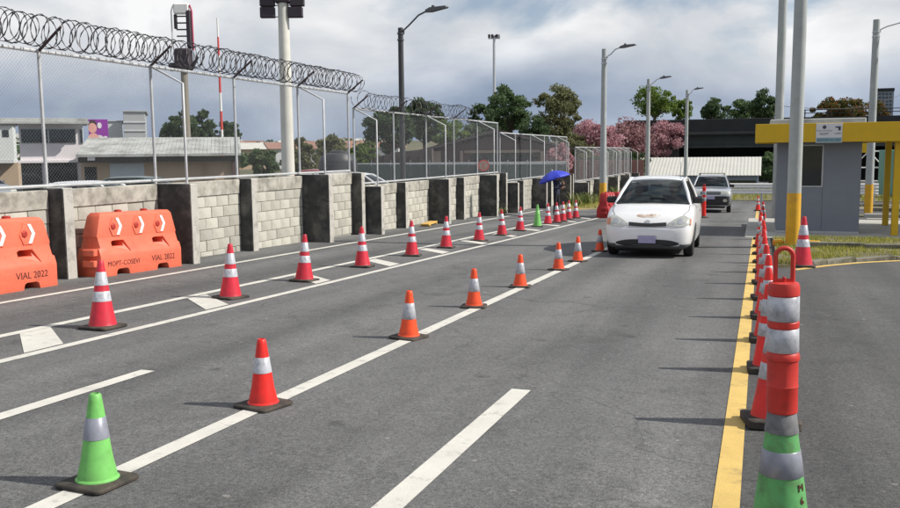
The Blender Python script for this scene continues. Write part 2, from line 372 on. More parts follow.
def asphalt(name, K=1.):
    m = bpy.data.materials.new(name); m.use_nodes = True; t = m.node_tree; b = t.nodes['Principled BSDF']; b.inputs['Roughness'].default_value = .88
    b.inputs['Specular IOR Level'].default_value = .35
    co = t.nodes.new('ShaderNodeTexCoord')
    def nz(scale, det, rough, vec=None):
        n = t.nodes.new('ShaderNodeTexNoise'); n.inputs['Scale'].default_value = scale; n.inputs['Detail'].default_value = det; n.inputs['Roughness'].default_value = rough
        t.links.new(vec or co.outputs['Object'], n.inputs['Vector']); return n.outputs['Fac']
    def rp(src, a, ca, c, cc):
        r = t.nodes.new('ShaderNodeValToRGB'); e = r.color_ramp.elements; e[0].position = a; e[1].position = c
        e[0].color = (*ca, 1); e[1].color = (*cc, 1); t.links.new(src, r.inputs[0]); return r.outputs[0]
    def mul(a, c):
        x = t.nodes.new('ShaderNodeMix'); x.data_type = 'RGBA'; x.blend_type = 'MULTIPLY'; x.inputs[0].default_value = 1
        t.links.new(a, x.inputs[6]); t.links.new(c, x.inputs[7]); return x.outputs[2]
    st = t.nodes.new('ShaderNodeMapping'); st.inputs['Scale'].default_value = (1.6, .09, 1); t.links.new(co.outputs['Object'], st.inputs[0])
    base = rp(nz(.45, 6, .6), .3, (.098*K, .098*K, .099*K), .7, (.130*K, .130*K, .130*K))
    base = mul(base, rp(nz(1, 4, .55, st.outputs[0]), .32, (.77, .77, .77), .68, (1.17, 1.17, 1.17)))        # wear along the lanes
    base = mul(base, rp(nz(130, 3, .7), .30, (.42, .42, .43), .66, (1.5, 1.5, 1.48)))                     # stones
    base = mul(base, rp(nz(38, 4, .75), .34, (.70, .70, .71), .64, (1.28, 1.28, 1.27)))
    base = mul(base, rp(nz(5.5, 6, .7), .3, (.9, .9, .9), .72, (1.09, 1.09, 1.08)))
    sp = nz(9, 3, .5); base2 = rp(sp, .722, (0, 0, 0), .75, (1, 1, 1))                                     # pale scuffs
    x = t.nodes.new('ShaderNodeMix'); x.data_type = 'RGBA'; t.links.new(base2, x.inputs[0]); t.links.new(base, x.inputs[6]); x.inputs[7].default_value = (.26, .25, .235, 1)
    # polished wheel tracks along each lane, wobbling a little
    sp_ = t.nodes.new('ShaderNodeSeparateXYZ'); t.links.new(co.outputs['Object'], sp_.inputs[0])
    wob = t.nodes.new('ShaderNodeMath'); wob.operation = 'MULTIPLY_ADD'; wob.inputs[1].default_value = .9; t.links.new(nz(.5, 4, .6), wob.inputs[0]); t.links.new(sp_.outputs['X'], wob.inputs[2])
    ws_ = t.nodes.new('ShaderNodeMath'); ws_.operation = 'MULTIPLY'; ws_.inputs[1].default_value = 2*math.pi/1.45; t.links.new(wob.outputs[0], ws_.inputs[0])
    wc = t.nodes.new('ShaderNodeMath'); wc.operation = 'COSINE'; t.links.new(ws_.outputs[0], wc.inputs[0])
    wm = t.nodes.new('ShaderNodeMath'); wm.operation = 'MULTIPLY_ADD'; wm.inputs[1].default_value = .5; wm.inputs[2].default_value = .5; t.links.new(wc.outputs[0], wm.inputs[0])
    track = rp(wm.outputs[0], .2, (.93, .93, .93), .95, (1.07, 1.07, 1.06))
    vd = t.nodes.new('ShaderNodeTexVoronoi'); vd.inputs['Scale'].default_value = 1.1; vd.inputs['Randomness'].default_value = 1; t.links.new(va_in := co.outputs['Object'], vd.inputs['Vector'])
    drip = rp(vd.outputs['Distance'], .025, (.62, .62, .62), .085, (1, 1, 1))
    stain = rp(nz(1.7, 7, .7), .30, (.74, .74, .74), .44, (1, 1, 1))
    x0_ = x.outputs[2]; x1_ = mul(mul(x0_, track), mul(drip, stain))
    vo = t.nodes.new('ShaderNodeTexVoronoi'); vo.feature = 'DISTANCE_TO_EDGE'; vo.inputs['Scale'].default_value = .16
    wv = t.nodes.new('ShaderNodeTexNoise'); wv.inputs['Scale'].default_value = 1.3; wv.inputs['Detail'].default_value = 6; t.links.new(co.outputs['Object'], wv.inputs['Vector'])
    va = t.nodes.new('ShaderNodeVectorMath'); va.operation = 'MULTIPLY_ADD'; va.inputs[1].default_value = (1.6, 1.6, 0); t.links.new(wv.outputs['Color'], va.inputs[0]); t.links.new(co.outputs['Object'], va.inputs[2])
    t.links.new(va.outputs[0], vo.inputs['Vector'])
    cr = rp(vo.outputs['Distance'], .0004, (.72, .72, .72), .0013, (1, 1, 1))
    t.links.new(mul(x1_, cr), b.inputs['Base Color'])
    bp = t.nodes.new('ShaderNodeBump'); bp.inputs['Strength'].default_value = .5; bp.inputs['Distance'].default_value = .006
    t.links.new(nz(120, 3, .7), bp.inputs['Height']); t.links.new(bp.outputs[0], b.inputs['Normal'])
    return m
M['asphalt'] = asphalt('worn_asphalt', 1.15)
M['asphalt_dark'] = asphalt('driveway_dark_asphalt', .82)  # same asphalt mix in one darker tone, for the driveway

# ------------------------------------------------------------------ ground, road and its markings
def far_rise(x, y):
    d = math.hypot(x, y); a = math.atan2(x, y)
    if d < 130: return 0
    k = min((d-130)/700, 1); k = k*k*(3-2*k)
    return k*(14+3*math.sin(a*5+1)+2*math.sin(a*13)+1.2*math.sin(a*29))
def terr(x, y):
    d = math.hypot(x, y)
    road_z = gz(x, max(min(y, 400), -60))
    z = road_z-.10
    if x < -9.7: z = min(z, -.80)
    if x < -45: z = min(z, -.80-(min(-x, 200)-45)*.02)
    if y > 75: z = -SL*60-.1
    return z+far_rise(x, y)
mb = MB()
ax = sorted(set([-4000, -2500, -1600, -1100]+list(range(-900, -100, 40))+list(range(-100, -12, 8))+[-12, -9.9, -9.7, -9, -6, -3, 0, 3, 6, 12]+list(range(16, 100, 8))+list(range(100, 900, 40))+[1100, 1600, 2500, 4000]))
ay = sorted(set([-400, -120, -60, -20, -8, 0]+list(range(3, 81, 3))+list(range(88, 200, 12))+list(range(200, 900, 40))+[1000, 1300, 1800, 2600, 4000]))
mb.grid([[(x, y, terr(x, y)) for x in ax] for y in ay])
tag(mb.build('ground', M['terrain'], smooth='all'), 'scrubby ground running out to the far hills', kind='structure')

def strip_rows(x0, x1, ys, dz=0., nx=None):
    xs = sorted(set([x0, x1]+[x for x in (-9, -6) if x0 < x < x1]))
    return [[(x, y, gz(x, y)+dz) for x in xs] for y in ys]
YS = [-8, 0]+[k*1.5 for k in range(1, 51)]+[80, 90, 105]
mb = MB(); mb.grid(strip_rows(-9.7, -.10, YS))
road = tag(mb.build('road', M['asphalt'], smooth='all'), 'worn grey asphalt road between the block wall and the guard booth', kind='structure')
mb = MB(); mb.grid(strip_rows(-.10, 14, YS))
tag(mb.build('driveway', M['asphalt_dark'], smooth='all'), 'darker asphalt driveway between the yellow line and the grass island', kind='structure')
mb = MB(); mb.grid([[(x, y, -.72) for x in (-60, -30, -9.75)] for y in (-20, 0, 20, 40, 75)])
tag(mb.build('parking_lot', M['lot']), 'asphalt parking lot behind the block wall', kind='structure')

def mark(name, pts_l, pts_r, m, parent=road):
    k = MB(); k.grid([[(a[0], a[1], gz(*a)+.004), (c[0], c[1], gz(*c)+.004)] for a, c in zip(pts_l, pts_r)]); return k.build(name, m, parent, 'all')
def line(name, x0, y0, x1, y1, wd_, m, step=1.5):
    n = max(2, int(math.hypot(x1-x0, y1-y0)/step)+1); d = Vector((x1-x0, y1-y0)).normalized(); s = Vector((-d.y, d.x))*wd_/2
    C_ = [Vector((x0+(x1-x0)*i/(n-1), y0+(y1-y0)*i/(n-1))) for i in range(n)]
    return mark(name, [c+s for c in C_], [c-s for c in C_], m)
line('solid_line', -2.97, 1.2, -2.97, 44, .125, M['white_paint'])
line('dash_line', -1.52, 1.0, -1.52, 5.72, .135, M['white_paint'])
line('dash_line', -4.37, 1.0, -4.35, 5.36, .125, M['white_paint'])
line('edge_line', -5.69, 1.2, -5.55, 36, .115, M['white_paint'])
line('buffer_line', -6.55, 3.2, -6.72, 33, .12, M['white_paint'])
line('wall_line', -8.18, 4, -8.62, 36, .11, M['white_paint'])
line('yellow_line', -.105, 1.0, -.105, 44, .115, M['yellow_paint'])
for k in range(11):
    y = 6.22+2.55*k
    mark('slanted_bar', [(-6.50, y+.02), (-5.76, y-.66)], [(-6.50, y+.40), (-5.76, y-.22)], M['white_paint'])
def faded(name):
    m = bpy.data.materials.new(name); m.use_nodes = True; t = m.node_tree; b = t.nodes['Principled BSDF']; b.inputs['Base Color'].default_value = (.21, .207, .198, 1); b.inputs['Roughness'].default_value = .9
    co = t.nodes.new('ShaderNodeTexCoord'); n = t.nodes.new('ShaderNodeTexNoise'); n.inputs['Scale'].default_value = 7; n.inputs['Detail'].default_value = 9; n.inputs['Roughness'].default_value = .75; t.links.new(co.outputs['Object'], n.inputs['Vector'])
    r = t.nodes.new('ShaderNodeValToRGB'); r.color_ramp.elements[0].position = .45; r.color_ramp.elements[1].position = .80; t.links.new(n.outputs['Fac'], r.inputs[0]); t.links.new(r.outputs[0], b.inputs['Alpha']); return m
M['faded'] = faded('worn_off_paint')
for (xa, ya, xb, yb) in ((-7.9, 8.2, -6.75, 6.9), (-7.95, 11.3, -6.8, 9.8), (-8.0, 13.6, -6.85, 12.2), (-7.6, 16.5, -6.9, 15.2)):
    mark('worn_mark', [(xa, ya), (xb, yb)], [(xa+.05, ya+.8), (xb+.05, yb+.7)], M['faded'])
ypts = [(.55, 14.85), (.66, 15.02), (.86, 15.38), (1.13, 15.81), (1.66, 16.50), (2.37, 17.15), (3.4, 17.8), (5, 18.5), (8, 19.3)]
mark('curved_yellow_line', [(x-.05, y+.06) for x, y in ypts], [(x+.04, y-.05) for x, y in ypts], M['yellow_paint'])

# island with grass, kerbs and slab in front of the booth
isl = [(.30, 15.1), (.62, 15.32), (.80, 15.62), (1.04, 16.0), (1.55, 16.66), (2.28, 17.32), (3.34, 17.98), (4.95, 18.68), (8, 19.5), (8, 22.7), (.30, 22.7)]
mb = MB(); mb.prism(isl, lambda x, y: (x, y, gz(x, y)-.05), lambda x, y: (x, y, gz(x, y)+.05))
tag(mb.build('grass_island', M['soil']), 'raised soil island with patchy grass in front of the guard booth', kind='structure')
kerb = tag(bpy.data.objects.new('kerb', None), 'dirty low concrete kerbs round the grass island', kind='structure'); COL.objects.link(kerb)
def kerbrun(pts, wd_, h, off=0.):
    for (a, b_) in zip(pts[:-1], pts[1:]):
        A = Vector(a); B = Vector(b_); d = (B-A); L = d.length; n = max(1, round(L/.9)); d.normalize(); ang = math.atan2(d.y, d.x)
        for i in range(n):
            c = A+d*(L*(i+.5)/n); k = MB(); l = L/n/2-.006
            k.bbox(-l, l, -wd_/2, wd_/2, -.06, h+random.uniform(-.012, .012), .012)
            link('kerb_stone', k.mesh('kerb_stone', M['kerb']), kerb, (c.x, c.y, gz(c.x, c.y)), (0, 0, ang+random.uniform(-.01, .01)))
kerbrun([(x, y) for x, y in isl[1:9]], .13, .085)
kerbrun([(.95, 19.25), (3, 19.42), (8, 19.9)], .16, .15)
bs = MB(); bs.bbox(-.35, 8.5, 22.75, 29.2, -1.2, -.675, .02)
tag(bs.build('booth_slab', M['slab']), 'pale concrete slab under the guard booth', kind='structure')
SLABZ = -.675

def inside(poly, x, y):
    c = False; j = len(poly)-1
    for i in range(len(poly)):
        (xi, yi), (xj, yj) = poly[i], poly[j]
        if (yi > y) != (yj > y) and x < (xj-xi)*(y-yi)/(yj-yi)+xi: c = not c
        j = i
    return c
def blades(name, label, poly, n, h0, h1, m, zoff, parent=None, patch=True):
    k = MB(); xs = [p[0] for p in poly]; ys = [p[1] for p in poly]; c = 0; rnd = random.Random(3)
    while c < n:
        x = rnd.uniform(min(xs), max(xs)); y = rnd.uniform(min(ys), max(ys))
        if patch and math.sin(x*3.1+y)*math.cos(y*2.3-x*1.4)+rnd.uniform(-.5, 1.1) < .1: c += .3; continue
        if not inside(poly, x, y): continue
        a = rnd.uniform(0, 6.28); h = rnd.uniform(h0, h1); wv = h*.09+.004; dx, dy = math.cos(a)*wv, math.sin(a)*wv; lx, ly = rnd.uniform(-.5, .5)*h, rnd.uniform(-.5, .5)*h
        z = gz(x, y)+zoff
        k.add([(x-dx, y-dy, z), (x+dx, y+dy, z), (x+dx*.5+lx*.5, y+dy*.5+ly*.5, z+h*.6), (x+lx, y+ly, z+h)], [(0, 1, 2), (0, 2, 3)]); c += 1
    return tag(k.build(name, m), label, 'grass', kind='stuff')
blades('grass', 'short yellowish grass growing on the island before the booth', isl[:9]+[(6, 22.6), (.35, 22.6)], 15000, .03, .09, M['grass'], .045)
verge = [(-9.1, 44), (-8.0, 36.5), (-7.0, 40), (-6.3, 47), (-6.3, 60), (-9.3, 60)]
mb = MB(); mb.prism(verge, lambda x, y: (x, y, gz(x, y)-.05), lambda x, y: (x, y, gz(x, y)+.04))
tag(mb.build('verge', mat('dry_verge_soil', (.33, .25, .12), .95, .25, 2, .3, 30, dirt=(.18, .17, .06), dscale=1)), 'dry grass verge beside the far end of the wall', kind='structure')
blades('dry_grass', 'dry grass tufts on the verge at the far end of the wall', verge, 3000, .06, .22, M['grass'], .03, patch=False)

# ------------------------------------------------------------------ block wall in stepped sections, with buttresses
FX = -9.55; WX = -9.45
SEC = [  # posts, top of wall, top rail, deep flags, labels
    ([4.86, 7.34, 9.82, 12.2, 14.63, 17.08, 19.54], 1.00, 2.93, {1, 3, 5}, 'highest step of the block wall, behind the two orange barriers', 'tallest chain-link fence section with dense razor wire, above the orange barriers'),
    ([19.84, 22.34, 24.82, 27.36, 29.88, 32.42], .66, 2.58, {0, 2, 4}, 'second step of the block wall, below the dark lamp post', 'chain-link fence section around the dark lamp post, with loose razor wire'),
    ([32.74, 35.0, 37.5, 40.1, 42.6, 45.1], .30, 2.22, {0, 2, 4}, 'third step of the block wall, behind the blue umbrella', 'bare chain-link fence section behind the blue umbrella'),
    ([47.3, 49.9, 52.5, 55.1, 57.7, 60.3, 62.9, 65.5, 68.1], -.20, 1.71, {0, 2, 4, 6, 8}, 'lowest step of the block wall, behind the weedy verge', 'lowest chain-link fence section, above the weedy verge'),
]
def blockmesh(l, seed):
    rnd = random.Random(seed); k = MB(); k.bbox(-.05, .0+rnd.uniform(-.004, .004), -l/2-.003, l/2+.003, -.0965, .0965, .007); return k.mesh('block', M['concrete_block'])
BM = {l: [blockmesh(l, s) for s in range(3)] for l in (.37, .18)}
for si, (posts, zt, zr, deep, lab, flab) in enumerate(SEC):
    wl = thing('block_wall', lab, 'wall', (WX, posts[0], gz(WX, posts[0])))
    ox, oy, oz = wl.location
    PT = .20
    for i, y in enumerate(posts):
        fx = -8.80 if i in deep else -9.18
        jut = .012*((i*7) % 3-1)
        zb = gz(fx, y)-.15; top = zt+.015+jut
        k = MB(); x0, x1 = -9.62-ox, fx-ox
        k.bbox(x0, x1, y-PT/2-oy, y+PT/2-oy, zb-oz, top-oz, .012)
        me = k.mesh('pillar', [M['pale_pillar'], M['pillar_dark']])
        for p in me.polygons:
            if p.normal.y < -.6 or p.normal.y > .6: p.material_index = 1  # both pillar sides take the near-black concrete, other faces stay pale
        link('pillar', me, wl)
    for i in range(len(posts)-1):
        a, b_ = posts[i]+PT/2, posts[i+1]-PT/2; zb = gz(WX, b_)-.2
        k = MB(); k.box(-9.60-ox, WX-.018-ox, a+.002-oy, b_-.002-oy, zb-oz, zt-.27-oz); k.build('mortar_core', M['mortar'], wl)
        k = MB(); k.bbox(-9.615-ox, WX+.022-ox, a+.003-oy, b_-.003-oy, zt-.275-oz, zt-oz, .014); k.build('cap_beam', M['concrete'], wl)
        if si < 2:
            r = 0; z = zt-.275-.1
            while z > gz(WX, a)-.12:
                L = b_-a; n = 6; ws = [(L-.006*(n-1))/n]*n; ls = []
                step = L/n
                if r % 2 == 0: ls = [(a+step*(j+.5), .37) for j in range(n)]
                else: ls = [(a+step*.25, .18)]+[(a+step*(j+1), .37) for j in range(n-1)]+[(b_-step*.25, .18)]
                for (yc, l) in ls:
                    o = link('block', random.choice(BM[l]), wl, (WX-ox+random.uniform(-.005, .005), yc-oy, z-oz)); o.rotation_euler = (random.uniform(-.008, .008), 0, random.uniform(-.012, .012))
                    o.scale = (1, step/.383*1.0 if l == .37 else step/.383, 1)
                r += 1; z -= .2
        else:
            k = MB(); z = zt-.375; r = 0
            while z > gz(WX, a)-.12:
                step = (b_-a)/6
                for j in range(6):
                    y0 = a+step*j+(.0 if r % 2 else .0); k.bbox(WX-.05-ox, WX-ox+random.uniform(-.006, .006), y0+.006-oy, y0+step-.006-oy, z-.094-oz, z+.094-oz, .009)
                r += 1; z -= .2
            tag(k.build('block_courses', M['concrete_block'], wl), None, kind='stuff')
    # the fence on top
    fe = thing('chain_link_fence', flab, 'fence', (FX, posts[0], zt))
    ox, oy, oz = fe.location
    for i, y in enumerate(posts):
        k = MB(); k.tube([(0, y-oy, -.25), (0, y-oy, zr-oz)], .024, 8); k.build('post', M['whitetube'], fe, 40)
        if i in deep or si == 3:
            bx = -8.93-FX
            k = MB(); z0 = (zt+.0-oz) if i in deep else -.3
            k.tube([(bx if i in deep else .5, y-oy, z0), (bx if i in deep else .5, y-oy, zr-.30-oz), (.02, y-oy, zr-oz)], .021, 8); k.build('brace', M['whitetube'], fe, 60)
        if si == 0 or (si == 1 and i < 4):
            k = MB(); k.tube([(0, y-oy, zr-oz), (.42, y-oy, zr+.31-oz)], [.022, .018], 6); k.build('arm', M['arm'], fe, 40)
    a, b_ = posts[0]-oy, posts[-1]-oy
    k = MB(); k.tube([(0, a-.02, zr-oz), (0, b_+.02, zr-oz)], .026, 8); k.build('top_rail', M['whitetube'], fe, 40)
    k = MB(); k.tube([(.01, a-.02, .055), (.01, b_+.02, .055)], .024, 8); k.build('bottom_rail', M['whitetube'], fe, 40)
    # woven wire: two sets of diagonals
    k = MB(); H = zr-oz-.07; sp = .058; L = b_-a; rw = .0011 if si < 2 else .0009
    for sgn in (1, -1):
        t = -H
        while t < L+H:
            y0, y1 = (t, t+H) if sgn > 0 else (t+H, t); z0, z1 = .065, .065+H
            dy = (y1-y0)/H
            lo, hi = (y0, y1)
            za, zb = z0, z1
            if sgn > 0:
                if y0 < 0: za = z0+(0-y0); y0 = 0
                if y1 > L: zb = z1-(y1-L); y1 = L
            else:
                if y0 > L: za = z0+(y0-L); y0 = L
                if y1 < 0: zb = z1-(0-y1); y1 = 0
            if zb-za > .02: k.tube([(.004*sgn-.03, a+y0, za), (.004*sgn-.03, a+y1, zb)], rw, 3, False)
            t += sp
    tag(k.build('wire_mesh', M['wire'], fe), None, kind='stuff')
    if si < 2:
        rnd = random.Random(11+si)
        y_end = b_+.1 if si == 0 else posts[4]-oy-1.0
        for hand in ((1, -1) if si == 0 else (1,)):
            pts = []; rs = []; y = a-.1; ph = rnd.uniform(0, 6); pitch = .25 if si == 0 else .30
            rr = .215; k = MB(); j = 0
            while y < y_end:
                q = .5+.5*math.sin(y*1.3+hand); sag = (0 if si == 0 else -.05*math.sin(y*1.25)**2-.03)
                cr = rr*(1+.05*math.sin(y*5.1+hand)+.03*math.sin(ph*.37))
                pts.append((.20+cr*math.cos(ph)*.98, y+.018*math.sin(ph*.5+y), zr+.245-oz+sag+cr*math.sin(ph))); rs.append(.0045 if j % 2 else .0105)
                ph += hand*2*math.pi/18; y += pitch/18*(1+.35*math.sin(y*2.1+hand*2)); j += 1
            k.tube(pts, rs, 4, False); k.build('razor_coil', M['razor'], fe)
# loose wooden plank by the wall
pk = thing('timber_plank', 'yellow timber plank lying at the foot of the wall by the lamp post', 'plank', (-9.0, 23.2, gz(-9, 23.2)), R_(8))
k = MB(); k.bbox(-.12, .12, -.0, 1.15, .03, .075, .006); k.build('board', M['plank'], pk)
for yy in (.1, .95):
    k = MB(); k.bbox(-.14, .14, yy, yy+.08, -.004, .03, .004); k.build('batten', M['plank'], pk)

# ------------------------------------------------------------------ traffic cones
def cone_master(name, kind):
    root = bpy.data.objects.new(name, None); COL.objects.link(root); root.empty_display_size = .1
    if kind in ('two', 'two_red', 'green_plain'):
        H, rb, rt, hb, bands, col, tp = .665, .125, .026, .172, [(.18, .385), (.475, .63)], 'cone_pink', 'tape'
        if kind == 'two_red': rb, hb, col = .108, .152, 'cone_red'
        if kind == 'green_plain': bands = [(.30, .47)]; col = 'cone_green'; tp = 'cone_green'
    else:
        H, rb, rt, hb = .44, .088, .027, .142
        bands = {'one': [(.27, .62)], 'one_red': [(.28, .52)], 'one_green': [(.27, .52)]}[kind]
        col = {'one': 'cone_orange', 'one_red': 'cone_red', 'one_green': 'cone_green'}[kind]; tp = 'tape' if kind != 'one_green' else 'tape_grey'
    bt = .052 if kind == 'two_red' else (.030 if H > .5 else .024)
    k = MB(); b = bmesh.new()
    # base slab: a square with rounded corners and four feet
    c = hb*.24; out = []
    for (sx_, sy_, a0) in ((1, 1, 0), (-1, 1, 90), (-1, -1, 180), (1, -1, 270)):
        for q in range(5):
            a = R_(a0+q*22.5); out.append((sx_*(hb-c)+c*math.cos(a), sy_*(hb-c)+c*math.sin(a)))
    n = len(out)
    rings = [[(x*s, y*s, z) for x, y in out] for s, z in ((.98, .004), (1, .008), (1, bt-.006), (.965, bt), (.7, bt+.004))]
    vs = [p for r_ in rings for p in r_]; fs = [(i*n+j, i*n+(j+1) % n, (i+1)*n+(j+1) % n, (i+1)*n+j) for i in range(4) for j in range(n)]
    fs += [tuple(range(n-1, -1, -1)), tuple(4*n+j for j in range(n))]
    k.add(vs, fs); k.build('base', M['rubber'], root, 30)
    R = lambda t: rt+(rb-rt)*t
    z = lambda t: H-(H-bt)*t
    k = MB(); fl = 1.07 if H > .5 else 1.16; prof = [(rb*fl, bt+.001), (rb*(fl-.02), bt+.008), (rb*1.03, bt+.016), (rb, bt+.035)]
    for t in (.75, .5, .25, .08, .02): prof.append((R(t), z(t)))
    prof += [(rt*.86, H-.002), (rt*.66, H), (rt*.60, H-.02), (rt*.6, H-.10)]
    k.lathe(prof, 28); k.build('body', M[col], root, 35)
    for (t0, t1) in bands:
        k = MB(); e = .0022
        k.lathe([(R(t1)+.0003, z(t1)), (R(t1)+e, z(t1)+.0015), (R(t0)+e, z(t0)-.0015), (R(t0)+.0003, z(t0))], 28, close=False); k.build('reflective_band', M[tp], root, 60)
    return root
masters = {}
ORD = ['first', 'second', 'third', 'fourth', 'fifth', 'sixth', 'seventh', 'eighth', 'ninth', 'tenth', 'eleventh', 'twelfth', 'thirteenth', 'fourteenth', 'fifteenth', 'sixteenth']
def cone(kind, x, y, label, group, tilt=0., z=None, slope=True):
    if kind not in masters: masters[kind] = cone_master('traffic_cone', kind); o = masters[kind]
    else: o = copy_tree(masters[kind])
    o.location = (x, y, gz(x, y) if z is None else z)
    o.rotation_euler = (-math.atan(SL)+random.uniform(-.018, .018) if slope else 0, random.uniform(-.026, .026)+tilt, random.uniform(-.25, .25))
    tag(o, label, 'traffic cone', group); return o
G1, G2, G3 = 'two-banded cones along the wall side', 'small cones on the solid white line', 'cones along the yellow line'
Lrow = [(-6.02, 6.79), (-6.06, 9.04), (-6.08, 10.91), (-6.14, 12.97), (-6.14, 15.14), (-6.17, 17.12), (-6.14, 19.3), (-6.18, 21.36), (-6.24, 23.35)]
for i, (x, y) in enumerate(Lrow):
    cone('two', x, y, f'pinkish red two-banded cone, {ORD[8-i]} from the tall green cone towards the orange barriers', G1)
cone('green_plain', -6.26, 25.44, 'tall plain green cone standing in the row of red cones near the umbrella', G1)
for i, (x, y) in enumerate([(-6.29, 26.93), (-6.23, 27.95), (-6.26, 28.98), (-6.35, 30.4), (-6.3, 31.4)]):
    cone('two', x, y, f'red two-banded cone in the tight group past the green cone, {ORD[i]} after it', G1)
cone('one_green', -2.955, 3.24, 'small lime green cone with one grey band on the solid white line', G2)
cone('one_red', -2.97, 4.75, 'small bright red cone with narrow grey band, next to the lime green cone', G2)
for i, (x, y) in enumerate([(-3.0, 7.29), (-3.03, 9.32), (-3.01, 11.27), (-3.0, 13.59), (-2.99, 15.1), (-2.99, 17.32)]):
    cone('one', x, y, f'small orange cone with one wide white band, {ORD[i]} after the bright red cone', G2)
for i, (x, y) in enumerate([(.092, 5.39), (.092, 6.91), (.09, 8.21), (.085, 9.58), (.08, 11.06), (.075, 12.7), (.07, 14.26), (.06, 15.87), (.05, 17.6), (.02, 19.6), (.03, 22.0), (.06, 26.5), (.10, 31.6), (-.09, 41.1)]):
    cone('two_red', x, y, f'red two-banded cone beside the yellow line, {ORD[i]} behind the channelizer with loop handle', G3)
cone('two', .68, 15.45, 'red two-banded cone by itself at the foot of the thick yellow-based pole', 'cones around the booth').scale = (1.22, 1.22, 1.25)
cone('two', 4.78, 45.0, 'worn red cone beside the slender yellow-based lamp pole behind the booth', 'cones around the booth')
cone('two', 4.97, 38.0, 'red cone on the asphalt beyond the two yellow canopy posts', 'cones around the booth')

# green cone with a red loop-handled channelizer pushed over it, right by the camera
ch = thing('channelizer', 'red channelizer tube with loop handle pushed over a scuffed green cone', 'channelizer', (.113, 3.6, gz(.1, 3.6)))
k = MB(); k.bbox(-.18, .18, -.18, .18, .004, .034, .012); k.build('base', M['rubber'], ch)
gr = lambda z: .117-.129*(z-.03)
k = MB(); k.lathe([(.142, .035), (.138, .044), (.122, .05)]+[(gr(z), z) for z in (.07, .2, .35, .5, .60)]+[(.025, .61)], 40); gb = k.build('cone_body', M['green_scuffed'], ch, 35)
def ring(z0, z1, m, nm, e=.0028, par=gb):
    q = MB(); q.lathe([(gr(z0)+.0004, z0), (gr(z0)+e, z0+.002), (gr(z1)+e, z1-.002), (gr(z1)+.0004, z1)], 40, close=False); return q.build(nm, M[m], par, 60)
ring(.293, .395, 'tape_grey', 'reflective_band'); ring(.463, .55, 'collar', 'scuffed_collar', .004)
for (tz, s_) in ((.255, 'M'), (.205, '6')):
    me = text_mesh('stencil', s_, .042, M['ink']); o = link('stencil', me, gb)
    a = R_(-48); r_ = gr(tz)+.002; o.location = (r_*math.cos(a), r_*math.sin(a), tz); o.rotation_euler = (R_(83), 0, a+R_(90))
k = MB(); T1 = 1.06
k.lathe([(.0545, .542), (.0585, .547), (.0580, .645), (.0600, .650), (.0580, .655), (.0580, .752), (.0630, .755), (.0640, .766), (.0600, .780), (.0570, .784),
         (.0560, .880), (.0590, .884), (.0590, .904), (.0560, .908), (.0550, 1.006), (.0590, 1.010), (.0590, 1.040), (.0540, 1.056), (.028, 1.06)], 40)
tb = k.build('tube', M['tube_red'], ch, 30)
for z0, z1 in ((.786, .879), (.909, 1.005)):
    q = MB(); q.lathe([(.0572, z0), (.0596, z0+.002), (.0586, z1-.002), (.0556, z1)], 40, close=False); q.build('reflective_band', M['tape'], tb, 60)
hp = []
for q in range(25):
    a = math.pi*q/24; hp.append((.0325*math.cos(a), 0, T1+.098+.0325*math.sin(a)))
k = MB(); k.tube([(.0325, 0, T1-.01), (.0325, 0, T1+.05)]+hp+[(-.0325, 0, T1+.05), (-.0325, 0, T1-.01)], .0092, 10); k.build('loop_handle', M['tube_red'], ch, 60)
k = MB(); k.bbox(-.03, .03, -.008, .008, T1-.003, T1+.012, .004); k.bbox(-.005, .005, -.013, .013, T1-.01, T1+.02, .003); k.build('handle_foot', M['tube_red'], ch, 30)
ch.rotation_euler = (0, R_(-1.0), R_(12))

# slim red delineator between the two moving cars
dl = thing('delineator_post', 'slim red delineator post between the white car and the silver car', 'delineator', (-1.95, 33.3, gz(-1.95, 33.3)))
k = MB(); k.lathe([(.2, 0), (.2, .03), (.12, .06), (.075, .09)], 16); k.build('base', M['rubber'], dl, 40)
k = MB(); k.lathe([(.085, .085), (.075, .5), (.062, 1.05), (.066, 1.06), (.066, 1.13), (.03, 1.14)], 20); k.build('tube', M['cone_red'], dl, 40)
for z0, z1 in ((.62, .76), (.84, .98)):
    k = MB(); k.lathe([(.0735, z0), (.077, z0+.003), (.072, z1-.003), (.064, z1)], 20, close=False); k.build('reflective_band', M['tape'], dl, 60)
k = MB(); k.tube([(-.035, 0, 1.13), (-.035, 0, 1.2), (0, 0, 1.235), (.035, 0, 1.2), (.035, 0, 1.13)], .011, 8); k.build('loop_handle', M['cone_red'], dl, 60)

